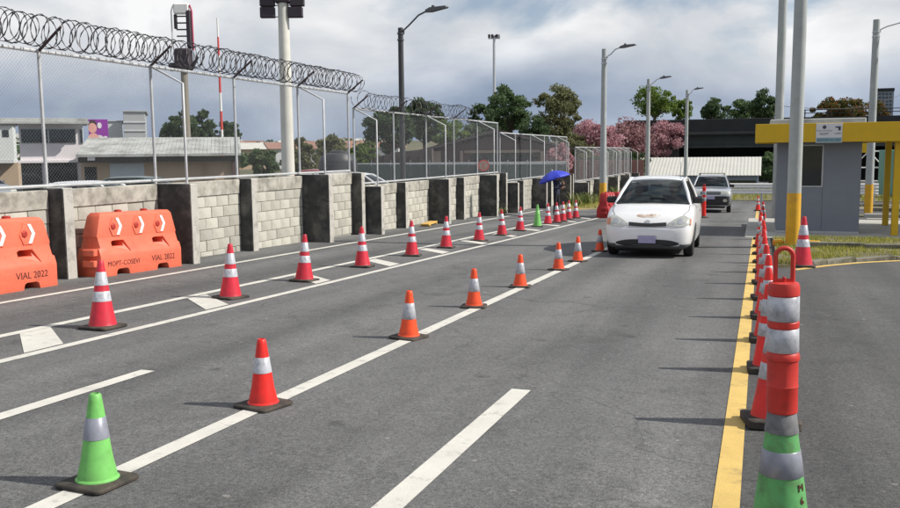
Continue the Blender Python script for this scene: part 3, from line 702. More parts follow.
# ------------------------------------------------------------------ plastic road barriers
def barrier_mesh():
    L, Hh = 1.76, .92
    sec = [(-.22, 0), (.22, 0), (.215, .30), (.135, .55), (.115, .88), (.08, .92), (-.08, .92), (-.115, .88), (-.135, .55), (-.215, .30)]
    a = MB(); a.prism(sec, lambda x, z: (x, 0, z), lambda x, z: (x, L, z))
    outl = [(.0, -.1), (L, -.1), (L, .40), (L-.035, .42), (L-.035, .56), (L-.02, .58), (L-.10, .86), (L-.15, .935), (L-.3, .94), (.3, .94), (.15, .935), (.10, .86), (.02, .58), (.035, .56), (.035, .42), (.0, .40)]
    b = MB(); b.prism(outl, lambda y, z: (-.5, y, z), lambda y, z: (.5, y, z))
    me = carve(a.mesh('a', M['barrier'], fix=True), [b.mesh('b', M['barrier'], fix=True)], 'INTERSECT')
    cuts = []
    for yc in (.44, 1.32):
        c = MB(); c.prism([(yc-.15, -.05), (yc+.15, -.05), (yc+.12, .075), (yc+.08, .095), (yc-.08, .095), (yc-.12, .075)], lambda y, z: (-.5, y, z), lambda y, z: (.5, y, z)); cuts.append(c.mesh('c', M['barrier'], fix=True))
        c = MB(); c.prism([(yc-.17, .42), (yc+.10, .42), (yc+.10, .50), (yc-.13, .51), (yc-.17, .49)], lambda y, z: (-.5, y, z), lambda y, z: (.5, y, z)); cuts.append(c.mesh('c', M['barrier'], fix=True))
        for sg in (1, -1):          # the scoop beside each eye
            c = MB(); c.add([(sg*.10, yc-.12, .425), (sg*.30, yc-.14, .40), (sg*.30, yc+.20, .30), (sg*.19, yc+.19, .34), (sg*.10, yc+.09, .505), (sg*.30, yc+.12, .53), (sg*.10, yc-.12, .505), (sg*.30, yc-.14, .53)], [])
            bm = bmesh.new(); [bm.verts.new(v) for v in c.v]; bmesh.ops.convex_hull(bm, input=bm.verts); mm = bpy.data.meshes.new('h'); bmesh.ops.recalc_face_normals(bm, faces=bm.faces); bm.to_mesh(mm); bm.free(); cuts.append(mm)
    me = carve(me, cuts)
    o = bpy.data.objects.new('t', me); COL.objects.link(o); md = o.modifiers.new('v', 'BEVEL'); md.width = .012; md.segments = 2; md.limit_method = 'ANGLE'; md.angle_limit = R_(28); md.harden_normals = False
    return evaluated(o, 'barrier_body', [M['barrier']], 35)
BARM = barrier_mesh(); BARR = BARM.copy(); BARR.materials[0] = M['barrier_red']
CHEV = MB()
for yc in (.36, .88, 1.40):
    pass
def chev_mesh():
    k = MB(); w_, h_ = .055, .125      # pointing to +Y
    poly = [(-.06, h_), (-.06+w_, h_), (.06+.0, 0), (-.06+w_, -h_), (-.06, -h_), (.06-w_, 0)]
    k.prism(poly, lambda y, z: (0, y, z), lambda y, z: (.008, y, z)); return k.mesh('chevron', M['chevron'], fix=True)
CHM = chev_mesh()
def hexm():
    k = MB(); k.lathe([(.05, -.02), (.05, .012), (.03, .02), (.012, .02)], 6, M=Matrix.Rotation(R_(90), 4, 'Y')); return k.mesh('nut', M['nut'])
HXM = hexm()
TX1 = text_mesh('stencil', 'MOPT-COSEVI', .105, M['ink']); TX2 = text_mesh('stencil', 'VIAL 2022', .125, M['ink'])
def barrier(x, y, rz, label, red=False, words=True):
    t = thing('road_barrier', label, 'barrier', (x, y, gz(x, y)), rz, 'plastic road barriers'); t.rotation_euler = (-math.atan(SL) if abs(rz) < 1 else 0, 0, rz)
    cm = M['barrier_red'] if red else M['barrier']
    bd = link('body', BARR if red else BARM, t)
    for yc in (.40, .88, 1.36):
        k = MB(); k.prism([(yc-.14, .70), (yc-.06, .86), (yc+.10, .86), (yc+.16, .70), (yc+.08, .57), (yc-.08, .57)], lambda a, c: (.110+(.88-c)*.06, a, c), lambda a, c: (.128+(.88-c)*.06, a*.93+yc*.07, c*.94+.042)); k.build('raised_panel', cm, t, 30)
        o = link('chevron', CHM, t, (.138, yc+.06, .715)); o.rotation_euler = (0, R_(-3.4), 0)
        link('nut', HXM, t, (.136, yc-.055, .715))
    for yc in (.60, 1.16):
        k = MB(); k.lathe([(.055, .0), (.055, .025), (.04, .035)], 12, M=Matrix.Translation((0, yc, .918))); k.build('filler_cap', M['nut'] if not red else cm, t, 40)
    for (z0, z1) in ((.14, .24), (.30, .40)):
        k = MB(); k.bbox(-.07, .16, -.075, .02, z0, z1, .012); k.build('end_lug', cm, t)
    k = MB(); k.bbox(.05, .155, .11, .16, .62, .84, .004, M=Matrix.Translation((-.03, 0, 0))); 
    k = MB(); k.add([(.122, .115, .62), (.122, .15, .62), (.120, .15, .80), (.120, .125, .80)], [(0, 1, 2, 3)])
    if words:
        for me, yc, zc in ((TX1, .46, .175), (TX2, 1.33, .185)):
            o = link('stencil', me, t, (.2195, yc, zc)); o.rotation_euler = (R_(90-1), 0, R_(90))
    return t
barrier(-9.02, 7.40, R_(1.0), 'orange plastic barrier with white chevrons, before the first buttress')
barrier(-9.10, 10.06, R_(-2.0), 'orange plastic barrier with white chevrons, standing between two wall buttresses')
barrier(-5.42, 31.9, R_(-2), 'deep red plastic barrier by the lane lamp post, end facing the cones', True, False)
barrier(-5.30, 33.85, R_(-12), 'deep red plastic barrier by the lane lamp post, behind the other red one', True, False)

# ------------------------------------------------------------------ cars
def interp(xs, ys):
    xs = np.array(xs, float); ys = np.array(ys, float)
    d = np.diff(ys)/np.diff(xs); m = np.concatenate([[d[0]], np.where(d[:-1]*d[1:] > 0, 2*d[:-1]*d[1:]/(d[:-1]+d[1:]+1e-12), 0), [d[-1]]])
    def f(x):
        x = min(max(x, xs[0]), xs[-1]); i = min(int(np.searchsorted(xs, x, 'right'))-1, len(xs)-2); h = xs[i+1]-xs[i]; t = (x-xs[i])/h
        return float((2*t**3-3*t*t+1)*ys[i]+(t**3-2*t*t+t)*h*m[i]+(-2*t**3+3*t*t)*ys[i+1]+(t**3-t*t)*h*m[i+1])
    return f
class CarSpec: pass
def echo():
    s = CarSpec(); s.L = 4.15; s.r = .29; s.ax = (.74, 3.11); s.tw = .70
    s.w = interp([0, .03, .09, .2, .4, .8, 1.6, 2.6, 3.4, 3.85, 4.05, 4.15], [.50, .62, .705, .765, .80, .82, .83, .83, .815, .76, .68, .55])
    s.zb = interp([0, .05, .2, .6, 3.5, 3.95, 4.15], [.24, .19, .17, .18, .19, .24, .34])
    s.zs = interp([0, .05, .12, .3, .95, 2, 3.2, 3.9, 4.15], [.50, .57, .64, .73, .88, .92, .95, .93, .80])     # shoulder
    s.zt = interp([0, .04, .10, .22, .5, .95, 1.2, 3.3, 3.55, 4.0, 4.15], [.52, .61, .685, .775, .875, .985, 1.0, 1.0, 1.02, .98, .83])
    s.A0, s.A1 = (.70, .92, .97), (.525, 1.66, 1.41); s.B0, s.B1 = (.765, 2.25, .95), (.545, 2.32, 1.455); s.C1, s.C0 = (.51, 3.15, 1.43), (.67, 3.72, .98)
    s.crown = 1.505; return s
def suv():
    s = CarSpec(); s.L = 4.45; s.r = .335; s.ax = (.88, 3.40); s.tw = .74
    s.w = interp([0, .03, .09, .2, .45, .9, 1.7, 2.8, 3.8, 4.3, 4.45], [.62, .70, .77, .81, .845, .865, .868, .868, .86, .80, .70])
    s.zb = interp([0, .06, .2, .7, 3.7, 4.2, 4.45], [.38, .30, .26, .26, .27, .34, .45])
    s.zs = interp([0, .05, .15, .4, 1.0, 2, 3.2, 4.2, 4.45], [.70, .80, .88, .94, 1.0, 1.02, 1.04, 1.04, .90])
    s.zt = interp([0, .04, .12, .3, .6, 1.05, 1.3, 4.0, 4.3, 4.45], [.74, .86, .93, .98, 1.03, 1.09, 1.10, 1.10, 1.10, .95])
    s.A0, s.A1 = (.73, 1.08, 1.06), (.575, 1.80, 1.52); s.B0, s.B1 = (.80, 2.4, 1.04), (.60, 2.45, 1.565); s.C1, s.C0 = (.59, 4.05, 1.55), (.72, 4.36, 1.08)
    s.crown = 1.60; return s
def car_body(s):
    k = MB(); ys = sorted(set([0, .006, .015, .03, .05, .075, .1, .14, .19, .25, .32]+[.4+.09*i for i in range(int((s.L-.8)/.09))]+[s.L-d for d in (.4, .32, .25, .19, .14, .1, .06, .03, .01, 0)]))
    rows = []
    for y in ys:
        w_, zb, zs, zt = s.w(y), s.zb(y), s.zs(y), s.zt(y); zt = max(zt, zs+.015); hgt = zs-zb
        half = [(0, zb), (w_*.55, zb), (w_*.84, zb+.008), (w_*.93, zb+.05), (w_*.968, zb+.13*min(1, hgt/.4)), (w_*.992, zb+hgt*.45), (w_, zb+hgt*.66), (w_*.992, zb+hgt*.84), (w_*.965, zs), (w_*.92, zs+(zt-zs)*.45), (w_*.80, zs+(zt-zs)*.80), (w_*.5, zs+(zt-zs)*.98), (w_*.2, zt+.006), (0, zt+.008)]
        rows.append([(x, y, z) for x, z in half]+[(-x, y, z) for x, z in half[-2:0:-1]])
    n = len(rows[0]); vs = [p for r in rows for p in r]
    fs = [(i*n+j, (i+1)*n+j, (i+1)*n+(j+1) % n, i*n+(j+1) % n) for i in range(len(rows)-1) for j in range(n)]+[tuple(range(n)), tuple((len(rows)-1)*n+j for j in range(n-1, -1, -1))]
    k.add(vs, fs); me = k.mesh('body', M['carwhite'], fix=True); return me
def patch(k, corners, bulge=(0, 0, 0), n=10, mi=0, th=None):
    a, b, c, d = [Vector(p) for p in corners]; bu = Vector(bulge); rows = []
    for i in range(n+1):
        r = []
        for j in range(n+1):
            s_, t = j/n, i/n; p = (a*(1-s_)+b*s_)*(1-t)+(d*(1-s_)+c*s_)*t+bu*(4*s_*(1-s_)*(.35+.65*4*t*(1-t)))
            r.append(p)
        rows.append(r)
    k.grid(rows, mi); return rows
def make_car(name, label, spec, paint, loc, rz, kind, pitch=True, group=None, detail=True):
    s = spec(); t = thing(name, label, 'car', loc, rz, group)
    if pitch: t.rotation_euler = (-math.atan(SL), 0, rz)
    pm = M[paint]
    raw = car_body(s); bv = BVHTree.FromPolygons([v.co.copy() for v in raw.vertices], [tuple(p.vertices) for p in raw.polygons])
    cuts = []
    for ya in s.ax:
        for sg in (1, -1):
            c = MB(); c.lathe([(s.r+.055, -.2), (s.r+.055, .2)], 28, M=Matrix.Translation((sg*(s.tw+.07), ya, s.r+.005)) @ Matrix.Rotation(R_(90), 4, 'Y')); cuts.append(c.mesh('c', pm, fix=True))
    me = carve(raw, cuts); me.materials.clear(); me.materials.append(pm)
    me.polygons.foreach_set('use_smooth', [True]*len(me.polygons)); me.set_sharp_from_angle(angle=R_(38)); me.name = 'body'
    body = link('body', me, t)
    def decal(nm, xs, bot, top, m, off=.006, n=14, mrows=6, front=True, parent=None, th=.02):
        q = MB(); rows = []
        for i in range(mrows+1):
            r = []
            for j in range(n+1):
                x = xs[0]+(xs[1]-xs[0])*j/n; z = bot(x)+(top(x)-bot(x))*i/mrows
                h = bv.ray_cast(Vector((x, -2, z)), Vector((0, 1, 0)))
                if h[0] is None: h = bv.find_nearest(Vector((x, .05, z)))
                nn = h[1] if h[1].y < 0 else -h[1]
                r.append(h[0]+nn*off)
            rows.append(r)
        inner = [[p+Vector((0, th, -.002)) for p in r] for r in rows]
        q.grid(rows)
        edge = rows[0]+[r[-1] for r in rows[1:]]+rows[-1][-2::-1]+[r[0] for r in rows[-2:0:-1]]
        edgi = inner[0]+[r[-1] for r in inner[1:]]+inner[-1][-2::-1]+[r[0] for r in inner[-2:0:-1]]
        ne = len(edge); q.add(edge+edgi, [(a, (a+1) % ne, ne+(a+1) % ne, ne+a) for a in range(ne)])
        return q.build(nm, M[m], parent or t, 35, fix=False)
    def side_decal(nm, ysr, bot, top, sg, m, off=.004, n=10, mrows=4, parent=None):
        q = MB(); rows = []
        for i in range(mrows+1):
            r = []
            for j in range(n+1):
                y = ysr[0]+(ysr[1]-ysr[0])*j/n; z = bot(y)+(top(y)-bot(y))*i/mrows
                h = bv.ray_cast(Vector((sg*2, y, z)), Vector((-sg, 0, 0)))
                r.append((h[0]+Vector((sg*off, 0, 0))) if h[0] is not None else Vector((sg*s.w(y), y, z)))
            rows.append(r if sg > 0 else r[::-1])
        q.grid(rows); return q.build(nm, M[m], parent or t, 35)
    # greenhouse
    mir = lambda p: (-p[0], p[1], p[2])
    k = MB(); rf = []
    prof_y = [s.A1[1], (s.A1[1]*.6+s.B1[1]*.4), s.B1[1], (s.B1[1]*.5+s.C1[1]*.5), s.C1[1], s.C1[1]+.06]
    fz = interp([s.A1[1], s.B1[1], s.C1[1], s.C1[1]+.2], [s.A1[2], s.B1[2], s.C1[2], s.C1[2]-.05]); fx = interp([s.A1[1], s.B1[1], s.C1[1], s.C1[1]+.2], [s.A1[0], s.B1[0], s.C1[0], s.C1[0]-.01])
    bul = s.crown-s.B1[2]
    ny = 14; top = []; und = []
    for i in range(ny+1):
        y = s.A1[1]-.03+(s.C1[1]+.06-s.A1[1])*i/ny; e = fx(y)+.025; r = []
        for j in range(13):
            q_ = -1+2*j/12; r.append((e*q_, y+(.05*(q_*q_) if i == 0 else 0), fz(y)+.012+bul*(1-abs(q_)**2.6)-(.03 if abs(q_) == 1 else 0)-(.025 if i in (0,) else 0)))
        top.append(r); und.append([(x, yy, z-.04) for x, yy, z in r])
    k.grid(top); k.grid([r[::-1] for r in und])
    ed = top[0]+[r[-1] for r in top[1:]]+top[-1][-2::-1]+[r[0] for r in top[-2:0:-1]]; ei = und[0]+[r[-1] for r in und[1:]]+und[-1][-2::-1]+[r[0] for r in und[-2:0:-1]]
    n_ = len(ed); k.add(ed+ei, [(a, n_+a, n_+(a+1) % n_, (a+1) % n_) for a in range(n_)])
    roof = k.build('roof', pm, t, 40)
    for sg in (1, -1):
        S_ = lambda p: Vector((sg*p[0], p[1], p[2]))
        k = MB(); A0, A1 = S_(s.A0), S_(s.A1)
        def bar(a, b, w0, w1, nm, m):
            q = MB(); q.tube([a, a*.5+b*.5+Vector((sg*.012, -.006, .012)), b], [w0, (w0+w1)/2, w1], 8); return q.build(nm, m, t, 60)
        bar(A0+Vector((0, .0, -.05)), A1, .042, .034, 'windscreen_pillar', pm)
        bar(S_(s.B0)+Vector((0, 0, -.04)), S_(s.B1), .035, .03, 'door_pillar', M['black_trim'])
        bar(S_(s.C0)+Vector((0, 0, -.06)), S_(s.C1), .085, .055, 'rear_pillar', pm)
        q = MB(); q.tube([A1, (A1+S_(s.B1))/2+Vector((sg*.01, 0, .02)), S_(s.B1), (S_(s.B1)+S_(s.C1))/2+Vector((0, 0, .01)), S_(s.C1)], .03, 8); q.build('roof_rail', pm, t, 60)
        for (p0, p1, p2, p3) in ((s.A0, s.B0, s.B1, s.A1), (s.B0, s.C0, s.C1, s.B1)):
            q = MB(); patch(q, [S_(p0)+Vector((0, .0, -.03)), S_(p1)+Vector((0, 0, -.03)), S_(p2), S_(p3)], (sg*.02, 0, 0), 6); q.build('side_window', M['sideglass'], t, 60)
    k = MB(); patch(k, [mir(s.A0), s.A0, s.A1, mir(s.A1)], (0, -.11, .035), 14); ws = k.build('windscreen', M['glass'], t, 60)
    k = MB(); patch(k, [s.C0, mir(s.C0), mir(s.C1), s.C1], (0, .08, .03), 10); k.build('rear_window', M['sideglass'] if kind != 'echo' else M['glass'], t, 60)
    k = MB(); patch(k, [mir(s.A0), s.A0, (s.A0[0], s.A0[1]+.05, s.A0[2]-.03), (-s.A0[0], s.A0[1]+.05, s.A0[2]-.03)], (0, -.12, .02), 12); k.build('scuttle', M['black_trim'], t, 60)
    # inside
    k = MB(); zf = .62 if kind == 'echo' else .7; zc = s.A0[2]
    k.bbox(-.62, .62, s.A0[1]+.12, s.A0[1]+.50, zc-.30, zc-.035, .03); k.build('dashboard', M['cabin'], t)
    for sx_ in (-.34, .34):
        k = MB(); y0 = s.B1[1]-.32
        k.bbox(sx_-.24, sx_+.24, y0, y0+.13, zf-.15, zf+.52, .04, M=Matrix.Translation((0, y0, zf)) @ Matrix.Rotation(R_(-14), 4, 'X') @ Matrix.Translation((0, -y0, -zf))); k.bbox(sx_-.24, sx_+.24, y0-.46, y0+.05, zf-.25, zf-.08, .05)
        k.bbox(sx_-.13, sx_+.13, y0+.17, y0+.27, zf+.55, zf+.76, .04); k.build('front_seat', M['cabin'], t, 40)
    k = MB(); y0 = s.C0[1]-.55; k.bbox(-.62, .62, y0, y0+.14, zf-.2, zf+.42, .05); k.build('rear_seat', M['cabin'], t)
    k = MB(); k.tube([(.34+.18*math.cos(a), s.A0[1]+.58+.07*math.sin(a), zc-.08+.165*math.sin(a)) for a in [R_(15*q) for q in range(25)]], .014, 6); k.build('steering_wheel', M['black_trim'], t, 60)
    k = MB(); k.bbox(-.11, .11, s.A1[1]-.03, s.A1[1]-.005, s.A1[2]-.115, s.A1[2]-.05, .008); k.build('rear_view_mirror', M['black_trim'], t)
    k = MB(); k.bbox(-.60, .60, .22, s.L-.5, s.zb(1)-.07, s.zb(1)+.02, .03); k.build('underbody_shade', M['black_trim'], t)  # black box added as painted shade below the car body
    # mirrors
    for sg in (1, -1):
        k = MB(); x0 = s.A0[0]+.03; y0 = s.A0[1]+.38; z0 = s.A0[2]+.0
        k.bbox(min(sg*x0, sg*(x0+.20)), max(sg*x0, sg*(x0+.20)), y0, y0+.11, z0, z0+.13, .03); k.build('door_mirror', M['black_trim'], t, 30)
    # wheels
    for ya in s.ax:
        for sg in (1, -1):
            MM = Matrix.Translation((sg*s.tw, ya, s.r)) @ Matrix.Rotation(R_(90), 4, 'Y')
            k = MB(); r = s.r; k.lathe([(r*.62, -.085), (r*.9, -.09), (r*.985, -.07), (r, -.03), (r, .03), (r*.985, .07), (r*.9, .09), (r*.62, .085)], 28, M=MM); wh = k.build('wheel', M['tyre'], t, 35)
            k = MB(); o_ = sg*.01
            k.lathe([(r*.64, -.06), (r*.64, .06)], 24, M=MM)
            for q in range(5):
                a = 2*math.pi*q/5; k.box(-.03, .03, 0, r*.6, sg*.06-.012, sg*.06+.012, M=MM @ Matrix.Rotation(a, 4, 'Z'))
            k.lathe([(.055, sg*.05-.02), (.055, sg*.05+.03)], 12, M=MM); k.build('rim', M['rim'], wh, 35)
    if kind == 'echo':
        for sg in (1, -1):
            xs = (.36, .745) if sg > 0 else (-.745, -.36)
            ax_ = lambda x: (abs(x)-.36)/.385
            decal('headlight', xs, lambda x: .575+.005*ax_(x)+.02*max(0, .25-ax_(x))/.25+.05*max(0, ax_(x)-.75)/.25, lambda x: .632+.145*math.sin(min(1, ax_(x)*1.15)*math.pi/2)-.055*max(0, ax_(x)-.7)/.3, 'hlglass', .010)
            xs2 = (.735, .752) if sg > 0 else (-.752, -.675)
            decal('turn_signal', xs2, lambda x: .60, lambda x: .715, 'amber', .013, 5, 4)
            k = MB(); 
            side_decal('door_seam', (2.27, 2.285), lambda y: .3, lambda y: .93, sg, 'black_trim', .002, 1, 6)
            side_decal('door_seam', (1.16, 1.175), lambda y: .3, lambda y: .88, sg, 'black_trim', .002, 1, 6)
            side_decal('door_handle', (2.05, 2.22), lambda y: .80, lambda y: .835, sg, 'grey_trim', .015, 3, 2)
            side_decal('sill', (1.1, 2.75), lambda y: .19, lambda y: .25, sg, 'grey_trim', .003, 10, 2)
        decal('grille', (-.335, .335), lambda x: .575+.012*(abs(x)/.335)**2, lambda x: .628+.024*(abs(x)/.335), 'black_trim', .009, 18, 3)
        decal('emblem', (-.05, .05), lambda x: .66-.028*math.sqrt(max(0, 1-(x/.05)**2)), lambda x: .66+.028*math.sqrt(max(0, 1-(x/.05)**2)), 'alu', .010, 10, 3)
        decal('lower_intake', (-.56, .56), lambda x: .225+.035*(abs(x)/.56)**6, lambda x: .345-.055*(abs(x)/.56)**4, 'black_trim', .006, 22, 4)
        decal('bumper_lip', (-.70, .70), lambda x: .19, lambda x: .232, 'grey_trim', .010, 24, 3)
        for sg in (1, -1):
            xs = (.57, .74) if sg > 0 else (-.74, -.57)
            decal('corner_trim', xs, lambda x: .19, lambda x: .262, 'grey_trim', .012, 6, 4)
        k = MB(); k.bbox(-.155, .155, -.035, -.015, .275, .405, .004); k.build('number_plate', M['plate'], t)
        decal('peeled_patch', (-.22, .22), lambda x: .768-.035*math.sqrt(max(0, 1-(x/.22)**2)), lambda x: .768+.03*math.sqrt(max(0, 1-(x/.22)**2)), 'rust', .003, 16, 5, th=.004)
        for sg in (1, -1):
            q = MB(); L_ = []; R2 = []
            for i in range(13):
                y = .20+.68*i/12; xx = sg*(.60+.095*min(1, i/6)); a_ = bv.ray_cast(Vector((xx, y, 2)), Vector((0, 0, -1))); c_ = bv.ray_cast(Vector((xx+sg*.009, y, 2)), Vector((0, 0, -1)))
                if a_[0] is None or c_[0] is None: continue
                L_.append(a_[0]+a_[1]*.0025); R2.append(c_[0]+c_[1]*.0025)
            q.grid([list(p) for p in zip(L_, R2)] if sg < 0 else [list(p) for p in zip(R2, L_)]); q.build('bonnet_seam', M['black_trim'], t)
            cx_ = sg*.575; ro = .052
            decal('reflector', (cx_-ro, cx_+ro), lambda x: .665-ro*.95*math.sqrt(max(0, 1-((x-cx_)/ro)**2)), lambda x: .665+ro*.95*math.sqrt(max(0, 1-((x-cx_)/ro)**2)), 'rim', .0125, 12, 4)
            cx_ = sg*.465; ro = .03
            decal('reflector', (cx_-ro, cx_+ro), lambda x: .63-ro*.95*math.sqrt(max(0, 1-((x-cx_)/ro)**2)), lambda x: .63+ro*.95*math.sqrt(max(0, 1-((x-cx_)/ro)**2)), 'rim', .0125, 10, 4)
        decal('bumper_seam', (-.35, .35), lambda x: .566, lambda x: .571, 'black_trim', .003, 16, 1, th=.004)
        for (xa, xb) in ((-.50, .02), (.02, .52)):
            k = MB(); k.tube([(xa, .90, 1.0), ((xa+xb)/2, .885, 1.028), (xb, .90, 1.035)], .008, 5); k.build('wiper', M['black_trim'], t)
        k = MB(); k.bbox(-.47, -.38, 1.55, 1.556, 1.315, 1.385, .001); k.build('windscreen_sticker', M['whiteprint'], t)
        k = MB(); k.tube([(.46, 1.72, 1.43), (.455, 1.80, 1.78)], .004, 5); k.build('aerial', M['black_trim'], t)
        k = MB(); k.bbox(-.16, .16, -.016, -.008, .268, .412, .003); k.build('plate_holder', M['black_trim'], t)
    elif kind == 'suv':
        for sg in (1, -1):
            xs = (.42, .80) if sg > 0 else (-.80, -.42)
            decal('headlight', xs, lambda x: .755, lambda x: .905-.04*max(0, abs(x)-.7)/.1, 'hlglass', .010)
            xs = (.50, .66) if sg > 0 else (-.66, -.50)
            decal('fog_lamp', xs, lambda x: .52-.065*math.sqrt(max(0, 1-((abs(x)-.58)/.08)**2)), lambda x: .52+.065*math.sqrt(max(0, 1-((abs(x)-.58)/.08)**2)), 'hlglass', .02, 10, 4)
            k = MB(); k.tube([(sg*.52, 2.0, 1.60), (sg*.525, 2.1, 1.665), (sg*.53, 3.7, 1.665), (sg*.53, 3.8, 1.59)], .018, 6); k.build('roof_rack', M['black_trim'], t, 60)
            side_decal('cladding', (1.2, 3.05), lambda y: .28, lambda y: .46, sg, 'black_trim', .008, 10, 3)
        k = MB(); k.tube([(-.52, 2.3, 1.665), (.52, 2.3, 1.665)], .016, 6); k.build('roof_bar', M['black_trim'], t, 60)
        decal('grille', (-.40, .40), lambda x: .765, lambda x: .885, 'black_trim', .008, 16, 4)
        decal('grille_bar', (-.38, .38), lambda x: .815, lambda x: .833, 'alu', .014, 14, 2)
        decal('bumper', (-.80, .80), lambda x: .33, lambda x: .70, 'black_trim', .010, 26, 6)
        k = MB(); k.bbox(-.17, .17, -.04, -.02, .57, .70, .004); k.build('number_plate', M['plate'], t)
    else:
        for sg in (1, -1):
            xs = (.36, .745) if sg > 0 else (-.745, -.36); decal('headlight', xs, lambda x: .60, lambda x: .70, 'hlglass', .008)
    return t
CARX, CARY = -1.93, 16.15
make_car('car', 'white hatchback car with peeled patch on its bonnet, driving between cones', echo, 'carwhite', (CARX, CARY, gz(CARX, CARY)), R_(1.2), 'echo')
SX, SY = -1.98, 38.2
make_car('car', 'silver off-road car with roof rack, following behind the white hatchback', suv, 'carsilver', (SX, SY, gz(SX, SY)), R_(2), 'suv')

# ------------------------------------------------------------------ people
def head_mesh(k, c, face, r=.098, mi=0):
    f = Vector(face).normalized(); sd_ = Vector((-f.y, f.x, 0)); up = Vector((0, 0, 1)); n, m = 16, 12; vs = []; fs = []
    for i in range(m+1):
        ph = math.pi*i/m
        for j in range(n):
            th = 2*math.pi*j/n; x, y, z = math.sin(ph)*math.cos(th), math.sin(ph)*math.sin(th), math.cos(ph)
            rx = r*(.98 if x > 0 else 1.02); wd_ = r*.80*(1-.16*max(0, -z)); q = 1.0
            px = x*rx; 
            if x > .85 and -.35 < z < .1: px += .022*(1-abs(z+.15)/.3)            # nose
            if x > .6 and z < -.55: px += .008
            if abs(y) > .9 and abs(z) < .3: wd_ += .012                            # ears
            vs.append(Vector(c)+f*px+sd_*(y*wd_)+up*(z*r*1.22))
    for i in range(m):
        for j in range(n): fs.append((i*n+j, (i+1)*n+j, (i+1)*n+(j+1) % n, i*n+(j+1) % n))
    k.add(vs, fs, mi)
def hair_mesh(c, face, r=.104):
    f = Vector(face).normalized(); sd_ = Vector((-f.y, f.x, 0)); up = Vector((0, 0, 1)); n, m = 18, 8; k = MB(); rows = []
    for i in range(m+1):
        ph = math.pi*.66*i/m; row = []
        for j in range(n+1):
            th = 2*math.pi*j/n; cut = ph*(.60 if math.cos(th) > .35 else 1.0)
            x, y, z = math.sin(cut)*math.cos(th), math.sin(cut)*math.sin(th), math.cos(cut); e = 1+.03*math.sin(j*2.6)*math.sin(i)
            row.append(Vector(c)+f*(x*r*1.04*e-.006)+sd_*(y*r*.88*e)+up*(z*r*1.25*e+.004))
        rows.append(row)
    k.grid(rows); return k
def hand(k, wrist, d, palm_n, mi, curl=.5, s=1.):
    d = Vector(d).normalized(); nrm = Vector(palm_n).normalized(); sd_ = d.cross(nrm).normalized(); w_ = Vector(wrist)
    k.tube([w_, w_+d*.045*s, w_+d*.085*s], [.024*s, .034*s, .036*s], 8, True, mi)
    for q, (o, l) in enumerate(((-.028, .062), (-.009, .074), (.010, .069), (.028, .054))):
        b_ = w_+d*.082*s+sd_*o*s; m1 = b_+(d+nrm*curl*.6)*l*.55*s; e = m1+(d*.5+nrm*curl*1.3).normalized()*l*.5*s
        k.tube([b_, m1, e], [.0095*s, .009*s, .007*s], 6, True, mi)
    b_ = w_+d*.03*s-sd_*.03*s; k.tube([b_, b_+(d*.6-sd_*.6+nrm*.4).normalized()*.035*s, b_+(d*1.0-sd_*.4+nrm*.8).normalized()*.065*s], [.012*s, .0105*s, .008*s], 6, True, mi)
def skinned(joints, edges, root):
    me = bpy.data.meshes.new('b'); me.from_pydata([j[0] for j in joints], edges, []); o = bpy.data.objects.new('b', me); COL.objects.link(o)
    md = o.modifiers.new('s', 'SKIN'); md.use_smooth_shade = True; sv = me.skin_vertices[0].data
    for i, j in enumerate(joints): sv[i].radius = j[1]; sv[i].use_root = (i == root)
    m2 = o.modifiers.new('u', 'SUBSURF'); m2.levels = 2; m2.render_levels = 2
    dg = bpy.context.evaluated_depsgraph_get(); dg.update(); r = bpy.data.meshes.new_from_object(o.evaluated_get(dg)); bpy.data.objects.remove(o, do_unlink=True); return r
def person(label, joints, edges, root, zone, head_c, face, hands, loc, rz, mats, hair=True, tilt=None):
    t = thing('person', label, 'person', loc, rz)
    if tilt: t.rotation_euler = tilt
    sm = skinned(joints, edges, root); k = MB(); k.add([v.co for v in sm.vertices], [tuple(p.vertices) for p in sm.polygons])
    k.mi = [zone(p.center) for p in sm.polygons]
    head_mesh(k, head_c, face, mi=2)
    k.tube([(head_c[0]-.012, head_c[1], head_c[2]-.19), (head_c[0]-.004, head_c[1], head_c[2]-.06)], [.052, .047], 10, True, 2)
    for h in hands: hand(k, *h)
    k.build('body', mats, t, 'all')
    if hair: hair_mesh(head_c, face).build('hair', M['hair'], t, 'all')
    return t
J = [((0, 0, .90), (.125, .10)), ((0, 0, 1.06), (.115, .095)), ((.0, 0, 1.22), (.14, .105)), ((0, 0, 1.34), (.075, .07)),
     ((0, .16, 1.29), (.062, .062)), ((.06, .215, 1.08), (.047, .047)), ((.20, .12, 1.17), (.034, .034)),
     ((0, -.16, 1.29), (.062, .062)), ((.05, -.21, 1.05), (.047, .047)), ((.25, -.15, 1.07), (.034, .034)),
     ((0, .085, .84), (.088, .088)), ((.03, .10, .47), (.06, .06)), ((-.01, .10, .10), (.043, .043)), ((.11, .11, .04), (.036, .03)),
     ((0, -.085, .84), (.088, .088)), ((.0, -.10, .47), (.06, .06)), ((-.05, -.10, .10), (.043, .043)), ((.07, -.11, .04), (.036, .03))]
Ed = [(0, 1), (1, 2), (2, 3), (2, 4), (4, 5), (5, 6), (2, 7), (7, 8), (8, 9), (0, 10), (10, 11), (11, 12), (12, 13), (0, 14), (14, 15), (15, 16), (16, 17)]
ux, uy = -7.02, 31.4
